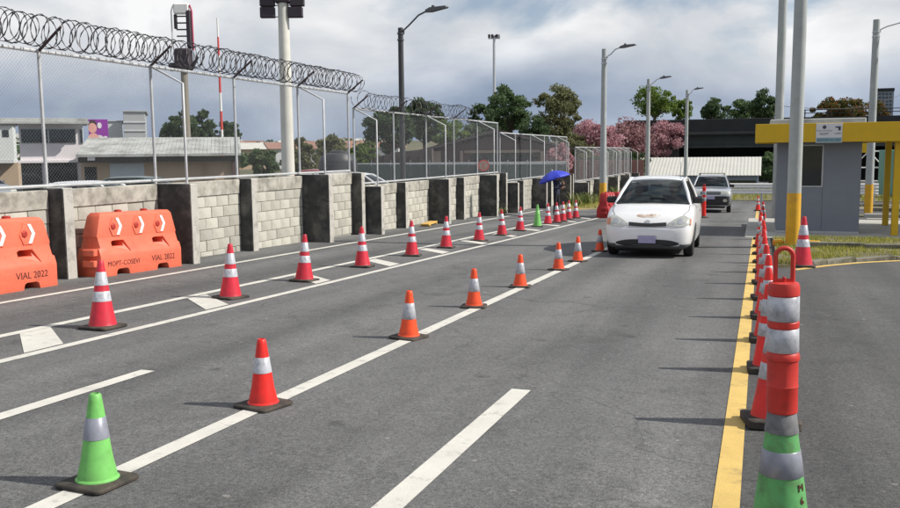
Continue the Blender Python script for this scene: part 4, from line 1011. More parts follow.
person('person in dark clothes standing under a blue umbrella, one hand held out in front', J, Ed, 0, lambda c: 1 if c.z < .86 else 0, (.03, 0, 1.49), (1, -.2, -.15),
       [((.25, -.15, 1.07), (1, .15, .1), (0, .3, 1), 2), ((.20, .12, 1.17), (.5, -.3, .8), (-.5, -.4, .2), 2, 1.2)], (ux, uy, gz(ux, uy)), R_(-12), [M['navy'], M['trouser'], M['skin']])
um = thing('umbrella', 'open blue umbrella held over the person in dark clothes', 'umbrella', (ux-.02, uy+.02, gz(ux, uy)+1.20), 0)
um.rotation_euler = (R_(4), R_(-17), R_(-12))
k = MB(); rows = []; nr = 8
for i in range(9):
    t_ = i/8; row = []
    for j in range(nr*4+1):
        th = 2*math.pi*j/(nr*4); fr = abs(((j/4) % 1)-.5)*2; r_ = .62*math.sin(t_*1.35)/math.sin(1.35)*(1-.075*(1-fr)*t_)
        row.append((r_*math.cos(th), r_*math.sin(th), .50-.33*t_**1.35-.012*(1-fr)*t_))
    rows.append(row)
k.grid(rows); cv = k.build('canopy', M['umbrella'], um, 9)
md = cv.modifiers.new('th', 'SOLIDIFY'); md.thickness = .004
k = MB(); k.tube([(0.19, 0.09, -.12), (.11, .05, 0.10), (0, 0, .55)], .008, 8); k.build('shaft', M['alu'], um, 40)
k = MB(); k.tube([(0.195, 0.092, -.14), (.165, .08, -.02)], .016, 8); k.build('handle', M['black_trim'], um, 40)
for j in range(8):
    a = 2*math.pi*j/8; k = MB(); k.tube([(.62*math.sin(t_*1.35)/math.sin(1.35)*math.cos(a), .62*math.sin(t_*1.35)/math.sin(1.35)*math.sin(a), .492-.33*t_**1.35) for t_ in (0, .25, .5, .75, 1)], .004, 4); k.build('rib', M['alu'], um)
def occupant(label, carloc, crz, sx_, y0, zseat, mats, arms=True):
    Js = [((0, 0, .10), (.15, .12)), ((0, -.02, .30), (.14, .11)), ((0, .0, .46), (.155, .11)), ((0, -.0, .57), (.07, .065)),
          ((.17, -.01, .52), (.064, .064)), ((.23, -.17, .31), (.048, .048)), ((.13, -.40, .36), (.034, .034)),
          ((-.17, -.01, .52), (.064, .064)), ((-.23, -.17, .31), (.048, .048)), ((-.12, -.40, .35), (.034, .034)),
          ((.10, -.06, .08), (.09, .09)), ((.12, -.46, .12), (.07, .07)), ((-.10, -.06, .08), (.09, .09)), ((-.12, -.46, .12), (.07, .07))]
    Es = [(0, 1), (1, 2), (2, 3), (2, 4), (4, 5), (5, 6), (2, 7), (7, 8), (8, 9), (0, 10), (10, 11), (0, 12), (12, 13)]
    MM = Matrix.Translation(carloc) @ Matrix.Rotation(crz, 4, 'Z'); p = MM @ Vector((sx_, y0, zseat))
    return person(label, Js, Es, 0, lambda c: 1 if c.z < .14 else (2 if (c.y < -.2 and c.z > .2) else 0), (0, -.02, .71), (0, -1, -.05),
                  [((.13, -.40, .36), (-.2, -1, .2), (-.6, 0, -.6), 2), ((-.12, -.40, .35), (.2, -1, .2), (.6, 0, -.6), 2)], p, crz, mats)
cl = (CARX, CARY, gz(CARX, CARY)-.06)
occupant('driver in dark top at the wheel of the white hatchback', cl, R_(1.2), .34, 1.82, .56, [M['navy'], M['trouser'], M['skin']])
occupant('passenger in pale shirt beside the driver of the white hatchback', cl, R_(1.2), -.34, 1.84, .53, [M['shirt'], M['trouser'], M['skin']])
occupant('driver in pale shirt at the wheel of the silver car', (SX, SY, gz(SX, SY)-.07), R_(2), .34, 2.0, .66, [M['shirt'], M['trouser'], M['skin']])

# ------------------------------------------------------------------ guard booth and canopy
bz = SLABZ
bo = thing('guard_booth', 'grey panelled guard booth with a dark window under the yellow fascia', 'booth', (.39, 24.2, bz))
BW, BD, BH = 1.97, 2.0, 2.31
k = MB(); k.bbox(0, BW, 0, BD, 0, .06, .005); k.build('plinth', M['alu'], bo)
wx0, wx1, wz0, wz1 = .30, 1.09, 1.18, 2.26
def panel(x0, x1, z0, z1): 
    q = MB(); q.bbox(x0+.002, x1-.002, .0, .05, z0+.001, z1-.001, .004); return q.build('panel', M['booth'], bo)
panel(0, wx0, .06, BH); panel(wx0, wx1, .06, wz0); panel(wx0, wx1, wz1, BH); panel(wx1, BW, .06, BH)
for (x0, x1, y0, y1) in ((0, .05, .052, BD), (BW-.05, BW, .052, BD), (.052, BW-.052, BD-.05, BD)):
    k = MB(); k.bbox(x0, x1, y0, y1, .061, BH-.001, .004); k.build('panel', M['booth'], bo)
k = MB()
for (a, b_, c, d) in ((wx0, wx1, wz0, wz0+.035), (wx0, wx1, wz1-.035, wz1), (wx0, wx0+.035, wz0+.036, wz1-.036), (wx1-.035, wx1, wz0+.036, wz1-.036)): k.bbox(a, b_, -.012, .03, c, d, .003)
wf = k.build('window', M['alu'], bo)
k = MB(); k.box(wx0+.03, wx1-.03, .014, .02, wz0+.03, wz1-.03); k.build('pane', M['pane'], wf)
k = MB(); k.bbox(-.05, BW+.05, -.05, BD+.05, BH+.002, BH+.05, .006); k.build('ceiling', M['booth'], bo)
ca = thing('canopy', 'long yellow canopy fascia carried by two square posts beside the booth', 'canopy', (-.17, 23.7, bz))
k = MB(); f0, f1 = 2.316, 2.785; CWD = 8.6
k.bbox(0, CWD, 0, .06, f0, f1, .006); k.build('fascia', M['yellow'], ca)
k = MB(); k.bbox(0, .06, .062, 4.6, f0, f1, .006); k.build('fascia', M['yellow'], ca)
k = MB(); k.bbox(.063, CWD, 4.54, 4.6, f0, f1, .006); k.build('fascia', M['yellow'], ca)
k = MB(); k.bbox(.065, CWD-.01, .065, 4.535, f1-.16, f1-.06, .006); k.build('roof_deck', M['roofgrey'], ca)
k = MB(); k.bbox(.35, 2.6, .5, 2.8, f1-.055, f1+.13, .02); k.build('roof_unit', M['roofgrey'], ca)
for (px, py) in ((3.14+.17, .3), (3.32+.17, 3.5), (7.9, .3), (7.9, 3.4)):
    k = MB(); k.bbox(px-.075, px+.075, py-.075, py+.075, .001, f0+.05, .008); k.build('post', M['yellow'], ca)
# notice on the fascia: emblem, lines of lettering and a coloured foot strip
sg = thing('notice_board', 'white notice with dark emblem and blue-grey strip on the yellow fascia', 'sign', (1.25, 23.69, bz+2.296))
k = MB(); k.bbox(0, .60, -.012, .006, 0, .475, .003); k.build('board', M['signwhite'], sg)
k = MB(); k.box(.012, .588, -.0155, -.0125, .012, .125); k.build('colour_strip', M['signblue'], sg)
k = MB(); k.lathe([(.045, 0), (.045, .003)], 20, M=Matrix.Translation((.19, -.0125, .385)) @ Matrix.Rotation(R_(90), 4, 'X')); k.build('emblem', M['signink'], sg)
k = MB(); k.box(.44, .56, -.0155, -.0125, .365, .40); k.box(.505, .56, -.0155, -.0125, .30, .364); k.build('logo', M['signink'], sg)
for (txt, xx, zz, sz) in (('REPUBLICA DE COSTA RICA', .19, .295, .028), ('MOPT', .19, .215, .075), ('COSEVI', .50, .225, .045), ('SEGURIDAD VIAL', .22, .068, .048), ('2022', .50, .068, .05)):
    o = link('lettering', text_mesh('lettering', txt, sz, M['signink']), sg, (xx, -.0165, zz), (R_(90), 0, 0))

# ------------------------------------------------------------------ poles and lamps
def pole(name, label, x, y, z0, H, r0, r1, m, yel=0., lamp=None, group=None, cat='pole', rings=True):
    t = thing(name, label, cat, (x, y, z0), 0, group)
    if yel:
        k = MB(); k.lathe([(r0, -.2), (r0-(r0-r1)*yel/H, yel)], 24); k.build('painted_base', M['pole_yellow'], t, 40)
        k = MB(); k.lathe([(r0-(r0-r1)*yel/H-.001, yel), (r1, H), (r1*.6, H+.01)], 24); k.build('shaft', M[m], t, 40)
    else:
        k = MB(); k.lathe([(r0, -.2), (r1, H), (r1*.6, H+.01)], 20); k.build('shaft', M[m], t, 40)
    if lamp:
        (ax_, ay_, dz_, zoff) = lamp           # arm reach and rise from a point zoff under the top
        k = MB(); d = Vector((ax_, ay_, 0)); L = d.length; d.normalize(); zz = H-zoff
        pts = [Vector((0, 0, zz-.12))+d*(r1+.02), Vector((0, 0, zz))+d*(r1+.03), Vector((0, 0, zz+dz_*.25))+d*(r1+.12+L*.08), Vector((0, 0, zz+dz_*.8))+d*(L*.7), Vector((0, 0, zz+dz_))+d*L]
        k.tube(pts, .026, 8); k.build('arm', M['galv'] if m != 'pole_dark' else M['lamp'], t, 60)
        for q in (.12, .3):
            k = MB(); k.lathe([(r1+.022, 0), (r1+.022, .05)], 14, M=Matrix.Translation((0, 0, zz-q))); k.build('clamp', M['galv'] if m != 'pole_dark' else M['lamp'], t, 40)
        a = math.atan2(d.y, d.x); e = pts[-1]
        MM = Matrix.Translation(e) @ Matrix.Rotation(a, 4, 'Z') @ Matrix.Rotation(R_(-8), 4, 'Y')
        k = MB(); k.add([MM @ Vector(p) for p in ((-.02, -.05, -.03), (-.02, .05, -.03), (.14, .13, -.045), (.62, .10, -.03), (.68, 0, -.025), (.62, -.10, -.03), (.14, -.13, -.045),
                                                 (-.02, -.04, .04), (-.02, .04, .04), (.14, .10, .07), (.60, .07, .03), (.66, 0, .0), (.60, -.07, .03), (.14, -.10, .07))],
              [(6, 5, 4, 3, 2, 1, 0), (7, 8, 9, 10, 11, 12, 13)]+[(i, (i+1) % 7, 7+(i+1) % 7, 7+i) for i in range(7)]); lh = k.build('lamp_head', M['lamp'], t, 30)
        k = MB(); k.lathe([(.05, 0), (.05, .06), (.03, .075)], 12, M=MM @ Matrix.Translation((.22, 0, .05))); k.build('photocell', M['lamp'], lh, 40)
    return t
pole('utility_pole', 'thick concrete pole with yellow-painted base beside the guard booth', .655, 19.54, gz(.65, 19.5)+.03, 9.5, .145, .105, 'pole_conc', 1.12)
for (dx, dy, sx_, rz) in ((-.27, .12, .10, 20), (.42, .05, .13, -15), (.55, -.12, .13, 40)):
    k = MB(); k.bbox(-sx_, sx_, -.09, .09, -.03, .11, .03); o = k.build('broken_kerb', M['pole_yellow'] if dx < .5 else M['kerb']); o.location = (.65+dx, 19.5+dy, gz(.65, 19.5)+.05); o.rotation_euler = (0, 0, R_(rz))
    tag(o, {-.27: 'yellow broken kerb piece on the road side of the thick pole', .42: 'yellow broken kerb piece on the booth side of the thick pole', .55: 'grey broken kerb piece beside the thick pole'}[dx], 'kerb piece')
p2 = PY(779, 122, 31)
pole('utility_pole', 'bare grey pole rising behind the guard booth roof', p2.x, 31, gz(1, 31), 9.4, .14, .13, 'pole_conc', 0, (.9, .3, .3, .25))
pole('street_lamp', 'slender lamp pole with yellow base behind the canopy posts', 4.26, 40.3, gz(4.3, 40.3), 7.9, .17, .13, 'pole_conc', 1.2, (1.9, .2, .45, .4), None, 'street lamp')
tp = PX_(400.5, 28, -9.85); tl = PY(447, 12, tp.y)
pole('street_lamp', 'dark lamp pole standing behind the block wall, arm over the road', -9.85, tp.y, -.72, tp.z+.72, .095, .075, 'pole_dark', 0, (tl.x+9.85-.62, 0, tl.z-tp.z+.12, .06), None, 'street lamp')
LG = 'lane lamps with yellow bases'
for (u, v, y, lab, ar, vb) in ((604.3, 49, 36.6, 'grey lamp pole with yellow base rising behind the two red barriers', (635, 45.5), 0), (648.8, 79, 52, 'grey lamp pole standing behind the white hatchback', (671, 77), 0), (687.3, 90, 66, 'short grey lamp pole beyond the silver car, before the overpass', (698, 88.5), 0)):
    a = PY(u, v, y); e = PY(ar[0], ar[1], y); z0 = gz(a.x, y)
    pole('street_lamp', lab, a.x, y, z0, a.z-z0, .15, .10, 'pole_conc', 1.25, (max(.5, e.x-a.x-.6), 0, e.z-a.z+.25, .3), LG, 'street lamp')

# floodlight masts
fp = P(288, 160, 40); LOTZ = -.72
t = thing('floodlight_mast', 'thick cream floodlight mast with dark lamp racks, behind the fence', 'floodlight', (fp.x, fp.y, LOTZ), YAW)
ztop = P(288, 3, 40).z-LOTZ+.2
k = MB(); k.lathe([(.31, -.2), (.235, ztop)], 24); k.build('shaft', M['whitepole'], t, 40)
for (x0, x1, lean) in ((-1.02, -.36, .0), (.40, 1.05, .34)):
    k = MB()
    for q in range(5):
        z = ztop-1.0+q*.5
        k.bbox(x0+lean*(z-ztop)*.5, x1+lean*(z-ztop)*.5, -.22, .05, z, z+.47, .03)
    k.build('lamp_rack', M['rack'], t)
k = MB(); k.bbox(-.36, .36, -.30, .30, ztop-.35, ztop+1.6, .05); k.build('head_frame', M['rack'], t)
k = MB()
for q in range(6): k.tube([(-.95, -.05, ztop-.95+q*.5), (.9, -.05, ztop-.95+q*.5)], .022, 5)
k.build('cross_bars', M['rack'], t)
fp = P(188, 160, 58)
t = thing('floodlight_mast', 'slim floodlight mast with a ladder frame and pale cover, behind the fence', 'floodlight', (fp.x, fp.y, LOTZ), YAW)
zz = lambda v: P(188, v, 58).z-LOTZ
k = MB(); k.lathe([(.27, -.2), (.22, zz(70))], 16); k.build('shaft', mat('brown_grey_pole', (.22, .20, .16), .8), t, 40)
k = MB(); k.bbox(-.55, .55, -.35, .35, zz(72), zz(50), .12); k.bbox(-.95, -.5, -.3, .2, zz(72), zz(64), .1); k.tube([(.5, 0, zz(71)), (.95, 0, zz(58))], .09, 6); k.build('lamp_cluster', M['rack'], t)
k = MB(); k.bbox(.30, .62, -.2, .25, zz(50), zz(13), .08); k.build('side_rack', M['rack'], t)
k = MB(); k.bbox(-.50, -.32, -.12, .12, zz(31), zz(17), .03); k.build('side_rack', M['rack'], t)
k = MB(); k.tube([(.70, -.05, zz(52)), (.68, -.05, zz(14)), (.55, -.05, zz(8))], .06, 6); k.build('frame_rail', M['pinkedge'], t, 60)
k = MB(); k.tube([(-.66, -.05, zz(50)), (-.66, -.05, zz(14)), (-.52, -.05, zz(8))], .05, 6); k.build('frame_rail', M['whitemast'], t, 60)
k = MB(); k.bbox(-.52, .52, -.15, .15, zz(17), zz(6), .1); k.build('cover', M['whitemast'], t)
for q in range(4):
    k = MB(); z = zz(19)-q*.42; k.tube([(-.35, -.05, z), (.35, -.05, z)], .05, 5); k.build('rung', M['rack'], t)
fp = P(494.5, 140, 90); zt_ = P(494.5, 37, 90).z
t = thing('floodlight_mast', 'thin tall mast with four small floodlights, behind the dark green tree', 'floodlight', (fp.x, fp.y, -1.8), YAW)
k = MB(); k.lathe([(.2, -.2), (.13, zt_+1.8)], 12); k.build('shaft', M['galv'], t, 40)
k = MB(); k.bbox(-.6, .6, -.05, .05, zt_+1.45, zt_+1.55, .01); k.build('crossarm', M['galv'], t)
for x in (-.5, -.2, .25, .5):
    k = MB(); k.bbox(x-.12, x+.12, -.25, .05, zt_+1.56, zt_+1.9, .05); k.build('floodlight', M['rack'] if x < 0.4 else M['galv'], t)
fp = P(222.5, 150, 75)
t = thing('radio_mast', 'thin red and white banded mast behind the low tan building', 'mast', (fp.x, fp.y, -1))
for q in range(9):
    z0 = q*1.55; k = MB(); k.lathe([(.14-.008*q, z0), (.14-.008*(q+1), z0+1.55)], 10); k.build('band', M['redmast'] if q % 2 else M['whitemast'], t, 40)

# ------------------------------------------------------------------ buildings
class Facade:                                  # a vertical plane facing the road camera side, used to set out a front
    def __init__(s, name, label, cat, u, D, z0, ang=None, turn=0):
        o = P(u, 160, D); a = (YAW if ang is None else ang)+R_(turn)
        s.o = Vector((o.x, o.y, z0)); s.a = a; s.n = Vector((-math.sin(a), math.cos(a), 0)); s.r = Vector((math.cos(a), math.sin(a), 0))
        s.t = thing(name, label, cat, s.o, a)
    def q(s, u, v):
        d = Vector(dirw(u, v)); e = Vector(EYEP); p = e+d*((s.o-e).dot(s.n)/d.dot(s.n)); return (p-s.o).dot(s.r), p.z-s.o.z
    def box(s, nm, m, u0, u1, v0, v1, y0=0., y1=.1, bev=.01, parent=None, z_floor=False):
        (x0, zt_), (x1, zb) = s.q(u0, v0), s.q(u1, v1)
        if z_floor: zb = -.3
        k = MB(); k.bbox(x0, x1, y0, y1, zb, zt_, bev); return k.build(nm, m, parent or s.t)
b = Facade('building', 'white two-storey building with a long upper window band, behind the fence', 'building', 50, 55, -.75, turn=23)
b.box('wall', M['bwhite'], 18, 84, 123, 150, 0, 5, z_floor=True)
b.box('roof', M['roofgrey'], -6, 88, 118.5, 123.2, -1.0, 5.3)
b.box('eave_board', M['roofgrey'], -8, 89, 121.8, 124.6, -1.2, -.98)
wn = b.box('window', M['alu'], 20, 76.5, 128.5, 143.5, -.05, .02); b.box('pane', M['pane'], 20.8, 48, 129.4, 142.8, -.08, -.052, .002, wn); b.box('pane', M['pane'], 48.8, 75.8, 129.4, 142.8, -.08, -.052, .002, wn)
wn = b.box('window', M['alu'], 79.2, 83.4, 128.5, 143.5, -.05, .02); b.box('pane', M['pane'], 79.8, 82.9, 129.4, 142.8, -.08, -.052, .002, wn)
b.box('door', M['pane'], 21, 43, 163, 186, -.06, .02, z_floor=True); b.box('door', M['pane'], 46.5, 78, 162.5, 186, -.06, .02, z_floor=True)
b.box('door_jamb', M['bwhite'], 43.5, 46, 162.5, 186, -.1, .02, z_floor=True)
b.box('ledge', M['bwhite'], 17.5, 84.6, 160.5, 162.4, -.18, -.003)
b = Facade('building', 'long low tan building with grey sloping roof and pale shutter', 'building', 160, 52, -.75, turn=14)
(x0, ze), (x1, _) = b.q(79, 157), b.q(241, 157)
b.box('wall', M['btan'], 80, 233, 157.5, 170, 0, 6, z_floor=True)
k = MB(); zr_ = b.q(160, 145.6)[1]
k.prism([(-1.1, ze), (-1.1, ze+.14), (3.6, zr_+.55), (7, ze+.1), (7, ze)], lambda y, z: (x0, y, z), lambda y, z: (x1, y, z)); k.build('roof', M['roofgrey'], b.t)
nq = 40
for q in range(nq):
    xx = x0+(x1-x0)*(q+.5)/nq; k = MB(); k.tube([(xx, -1.1, ze+.15), (xx, 3.6, zr_+.56)], .012, 5); k.build('roof_rib', M['roofgrey'], b.t)
b.box('fascia', mat('eave_shade', (.05, .045, .04)), 80.5, 240, 157.3, 160.8, -.9, -.6)  # dark strip put in as the shade under the eave
b.box('door', M['pane'], 84.5, 97.5, 167, 186, -.05, .02, z_floor=True)
sh_ = b.box('shutter', M['shutter'], 109.5, 145, 163.3, 186, -.05, .02, z_floor=True)
b.box('lintel_sign', M['whiteprint'], 90, 97.5, 156.9, 160.4, -1.0, -.92)
for u in (204, 232): b.box('downpipe', M['maroon'] if u > 210 else M['btan'], u, u+(8 if u > 210 else 2), 161, 186, -.2, -.01, z_floor=True)
b = Facade('billboard', 'purple billboard with a printed portrait, on the low roof', 'billboard', 98, 60, -.75, turn=17)
b.box('panel', M['purple'], 88, 109, 119.3, 147, 0, .12); b.box('print_field', M['blueprint'], 99, 108.6, 137, 146.6, -.012, -.003, .001)
def blob(nm, m, u, v, ru, rv, off):
    (x, z) = b.q(u, v); (x2, z2) = b.q(u+ru, v+rv); k = MB(); n = 18
    k.add([(x+(x2-x)*math.cos(2*math.pi*i/n), -off, z+(z2-z)*math.sin(2*math.pi*i/n)) for i in range(n)], [tuple(range(n))]); k.build(nm, m, b.t)
blob('print_shape', M['darkprint'], 92.2, 123.5, 4.6, 3.6, .014); blob('print_shape', M['pinkprint'], 92.5, 128, 4.6, 5, .016); blob('print_shape', M['whiteprint'], 99.5, 141, 6, 6.0, .017); blob('print_shape', M['pinkprint'], 93.8, 140, 6.2, 7, .020); blob('print_shape', M['whiteprint'], 99.5, 125.5, 2.4, 3, .018); blob('print_shape', M['whiteprint'], 105.6, 137.6, 2.2, 1.6, .02)
for u in (91, 106): b.box('leg', M['galv'], u, u+1, 147, 150, .13, .25, z_floor=True)
b = Facade('building', 'pale plain box building behind the billboard', 'building', 116, 66, -.75, turn=20)
b.box('wall', M['bpale'], 105, 123.4, 121.5, 150, 0, 6, z_floor=True); b.box('roof_edge', M['bgrey'], 104.5, 123.8, 120.6, 121.6, -.1, 6.1)
b = Facade('building', 'grey clad box building with pale horizontal strips behind the low roof', 'building', 135, 63, -.75, turn=18)
b.box('wall', M['bgrey'], 123, 146.5, 111.5, 150, 0, 6, z_floor=True); b.box('roof_edge', M['roofgrey'], 122.5, 147, 110.8, 112, -.1, 6.1)
for v in (121.5, 130, 138.5): b.box('strip', M['bpale'], 123.2, 146.3, v, v+1.4, -.06, -.005)
b = Facade('building', 'small tan house with pale lean-to roof left of the white two-storey building', 'building', 5, 62, -.75, turn=24)
b.box('wall', M['btan'], -18, 19, 163, 180, 0, 5, z_floor=True); b.box('roof', M['bpale'], -20, 15, 159.5, 163, -1.5, 5.3)
b = Facade('building', 'pale house with white wall far behind the two-storey building', 'building', 2, 95, -1, turn=24)
b.box('wall', M['bpale'], -25, 14, 124, 150, 0, 7, z_floor=True); b.box('roof', M['roofgrey'], -27, 15.5, 121.5, 124, -.4, 7.4); b.box('window', M['pane'], 2, 9, 130, 137, -.05, .02)

b = Facade('building', 'dark maroon gabled hall with beige columns behind the fence', 'building', 497, 66, -1.0)
(gx0, ge), (gx1, _), (gr_, gt) = b.q(428, 150), b.q(566, 150), b.q(497, 132)
k = MB(); k.prism([(gx0, -.3), (gx1, -.3), (gx1, ge), (gr_, gt-.25), (gx0, ge)], lambda x, z: (x, 0, z), lambda x, z: (x, 12, z)); k.build('wall', M['maroon'], b.t, fix=True)
for (xa, za, xb, zb) in ((gx0-.6, ge-.15, gr_, gt), (gr_, gt, gx1+.6, ge-.15)):
    k = MB(); k.prism([(xa, za), (xb, zb), (xb, zb+.18), (xa, za+.18)], lambda x, z: (x, -.9, z), lambda x, z: (x, 12.5, z)); k.build('roof', M['maroon_roof'], b.t, fix=True)
for (u0, u1) in ((433, 441), (460, 463), (540, 544)): b.box('column', M['beige'], u0, u1, 151, 170, -.5, -.1, z_floor=True)
b.box('opening', M['pane'], 470, 536, 154, 165, -.05, .02)
b.box('lintel', M['beige'], 464, 540, 150.5, 152.5, -.2, -.005)
b = Facade('building', 'low dark brown shed left of the maroon hall, behind parked cars', 'building', 400, 58, -.9)
k = MB(); (sx0, st), (sx1, _) = b.q(363, 160), b.q(432, 160); zt_ = b.q(400, 149)[1]; zt2 = b.q(370, 158)[1]
k.prism([(sx0, -.3), (sx1, -.3), (sx1, zt_), (sx0+2.2, zt_-.2), (sx0+.7, zt2), (sx0, st-1.0)], lambda x, z: (x, 0, z), lambda x, z: (x, 6, z)); k.build('shell', M['maroon_roof'], b.t, fix=True)
for q in range(6): b.box('cladding_rib', M['maroon_roof'], 375+q*9, 375.8+q*9, 155, 175, -.06, -.002, z_floor=True)
b = Facade('screen_fence', 'dark green windscreen fence in front of the maroon hall', 'fence', 450, 50, -.75)
for q in range(11):
    u = 352+q*19.5; b.box('screen', M['netting'], u, u+19.0, 164.5, 185, 0, .02, .002, z_floor=True); b.box('post', M['galv'], u-.4, u+.3, 160, 185, .03, .09, .005, z_floor=True)
b.box('rail', M['whitetube'], 352, 567, 163.4, 164.2, .025, .06)
(x_, z_) = b.q(483.5, 165.5)
sgn = thing('round_sign', 'round red-rimmed sign hung on the dark screen fence', 'sign', b.o+b.r*x_-b.n*.05+Vector((0, 0, z_)), YAW)
k = MB(); k.lathe([(.33, 0), (.33, .02)], 24, M=Matrix.Rotation(R_(90), 4, 'X')); k.build('rim', M['signred'], sgn, 40)
k = MB(); k.lathe([(.24, .0205), (.24, .024)], 24, M=Matrix.Rotation(R_(90), 4, 'X')); k.build('face', M['beige'], sgn, 40)
k = MB(); k.box(-.05, .09, -.03, -.0245, -.16, -.10); k.box(-.05, .09, -.03, -.0245, .06, .12); k.box(-.06, 0, -.03, -.0245, -.099, .059); k.build('glyph', M['signred'], sgn)

# water tank
wt = P(338, 160, 34); wt_top = P(338, 151.5, 34).z; wt_r = (P(357, 160, 34)-P(318, 160, 34)).length/2
t = thing('water_tank', 'black ribbed plastic water tank standing behind the wall', 'tank', (wt.x, wt.y, LOTZ))
Hh = wt_top-LOTZ; k = MB(); pr = [(wt_r*.96, 0)]
for q in range(6):
    z0 = .1+q*(Hh-.5)/6; z1 = z0+(Hh-.5)/6; pr += [(wt_r, z0), (wt_r, z1-.08), (wt_r*.965, z1-.06), (wt_r*.965, z1-.01)]
pr += [(wt_r*.95, Hh-.30), (wt_r*.75, Hh-.10), (wt_r*.4, Hh-.04)]
k.lathe(pr, 32); k.build('shell', M['tank'], t, 40)
k = MB(); k.lathe([(.3, Hh-.06), (.3, Hh), (.2, Hh+.05)], 20); k.build('lid', M['tank'], t, 40)

# parked cars behind the wall
G4 = 'cars parked behind the wall'
def parked(lab, paint, u, v, x, rz, spec=echo):
    q = PX_(u, v, x); make_car('parked_car', lab, spec, paint, (x, q.y, q.z-spec().crown), rz, 'plain', False, G4)
    # cars rest on the lot: shift down to its level
parked_list = [('white car parked behind the wall beside the dark lamp pole', 'carwhite', 411, 172, -13.2, R_(96)), ('red car parked behind the wall beside the black water tank', 'carred', 361, 169.5, -12.6, R_(75)),
               ('dark green car parked in front of the low tan building', 'cargreen', 203, 176, -22, R_(100)), ('white car parked beside the dark green one, in front of the low tan building', 'carwhite', 166, 180.5, -19, R_(100)),
               ('grey car parked before the small tan house', 'cargrey', 3, 172.5, -26, R_(80))]
for (lab, paint, u, v, x, rz) in parked_list:
    q = PX_(u, v, x); h = 1.505; y = q.y
    # where a car of this height on the lot meets that sight line
    d = Vector(dirw(u, v)); tt = (LOTZ+h-EYE)/d.z if abs(d.z) > 1e-4 else 0
    p = Vector(EYEP)+d*tt
    if not (8 < p.length < 60): p = Vector((x, y, 0))
    make_car('parked_car', lab, echo, paint, (p.x, p.y, LOTZ), rz, 'plain', False, G4)

# ------------------------------------------------------------------ far end: shed roof, guard rail, overpass
b = Facade('shed', 'long shed with pale corrugated roof and blue-grey wall under the overpass', 'shed', 700, 76, -1.9, 0.)
(x0, ze), (x1, _) = b.q(634, 175.5), b.q(761, 175.5); (_, zr_) = b.q(700, 160.2)
b.box('wall', M['bluegrey'], 637, 758, 175, 186, .4, 7, z_floor=True)
k = MB(); n = 72; rows = [[], []]
for q in range(n+1):
    xx = x0+(x1-x0)*q/n; dz = .022*(q % 2); rows[0].append((xx, 0, ze+dz)); rows[1].append((xx, 4.2, zr_+.22+dz))
k.grid(rows); rf = k.build('roof', M['roofwhite'], b.t); rf.modifiers.new('th', 'SOLIDIFY').thickness = .05
b.box('opening', M['pane'], 729, 756, 180.5, 184, .36, .42)
b.box('doorway', M['bpale'], 672, 680, 178.5, 186, .36, .42, z_floor=True)
fv = [(-5, 57), (14, 57), (14, 75), (-5, 75)]
mb = MB(); mb.grid([[(x, y, gz(x, y)+.03) for x in (-5, 0, 5, 14)] for y in (56.5, 60, 64, 68, 72, 75.5)])
tag(mb.build('far_verge', M['soil'], smooth='all'), 'grassy strip between the guard rail and the shed', kind='structure')
blades('far_grass', 'rough grass between the guard rail and the shed', fv, 2500, .12, .4, M['grass'], .02, patch=False)
gl = thing('guard_rail', 'white two-bar guard rail across the far end of the road', 'guard rail', (-2.2, 55, gz(0, 55)), 0)
for zc in (.60, .96):
    k = MB(); k.prism([(0, zc-.14), (.05, zc-.09), (0, zc-.04), (0, zc+.04), (.05, zc+.09), (0, zc+.14), (-.02, zc+.14), (-.02, zc-.14)], lambda y, z: (0, -y, z), lambda y, z: (8.5, -y, z)); k.build('rail', M['whitemast'], gl, fix=True)
for q in range(5):
    k = MB(); k.bbox(.2+q*2, .32+q*2, .022, .14, -.2, 1.12, .01); k.build('post', M['whitetube'], gl)
ov = thing('overpass', 'dark concrete overpass crossing behind the shed', 'overpass', (0, 96, -1.9), R_(3))
zt_, z1_, z2_, z3_ = [PY(740, v, 96).z+1.9 for v in (118.5, 131, 147.5, 157)]
XL, XR = -14, 60
k = MB(); k.bbox(XL, XR, 0, .35, z1_, zt_, .03); k.build('parapet', M['parapet'], ov)
k = MB(); k.bbox(XL, XR, 8.6, 8.95, z1_, zt_, .03); k.build('parapet', M['parapet'], ov)
k = MB(); k.bbox(XL, XR, -.15, 9.1, z1_-.32, z1_-.002, .03); k.build('deck', M['deck'], ov)
for q in range(5):
    k = MB(); y0 = .9+q*1.75; k.prism([(y0-.3, z2_), (y0+.3, z2_), (y0+.3, z2_+.2), (y0+.1, z2_+.35), (y0+.1, z1_-.5), (y0+.35, z1_-.322), (y0-.35, z1_-.322), (y0-.1, z1_-.5), (y0-.1, z2_+.35), (y0-.3, z2_+.2)], lambda y, z: (XL, y, z), lambda y, z: (XR, y, z)); k.build('girder', M['girder'], ov, fix=True)
k = MB(); k.bbox(XL, XR, 9.2, 9.7, -.3, z1_, .03); k.build('underdeck_shade', M['parapet'], ov)  # added dark wall, stands in for the black shade under the deck
for xx in (-9, 14, 38):
    k = MB(); k.bbox(xx-.7, xx+.7, .6, 8.4, z2_-.9, z2_-.004, .05); k.build('pier_cap', M['deck'], ov)
    for yy in (1.8, 7.2):
        k = MB(); k.lathe([(.55, -.3), (.55, z2_-.905)], 20, M=Matrix.Translation((xx, yy, 0))); k.build('pier', M['deck'], ov, 40)
for q in range(24):
    k = MB(); xx = 4+q*2.2; k.bbox(xx-.05, xx+.05, .1, .2, zt_+.001, zt_+.75, .01); k.build('railing_post', M['parapet'], ov)
for dz in (.4, .72):
    k = MB(); k.tube([(3.5, .08, zt_+dz), (56, .08, zt_+dz)], .045, 6); k.build('railing_bar', M['parapet'], ov)

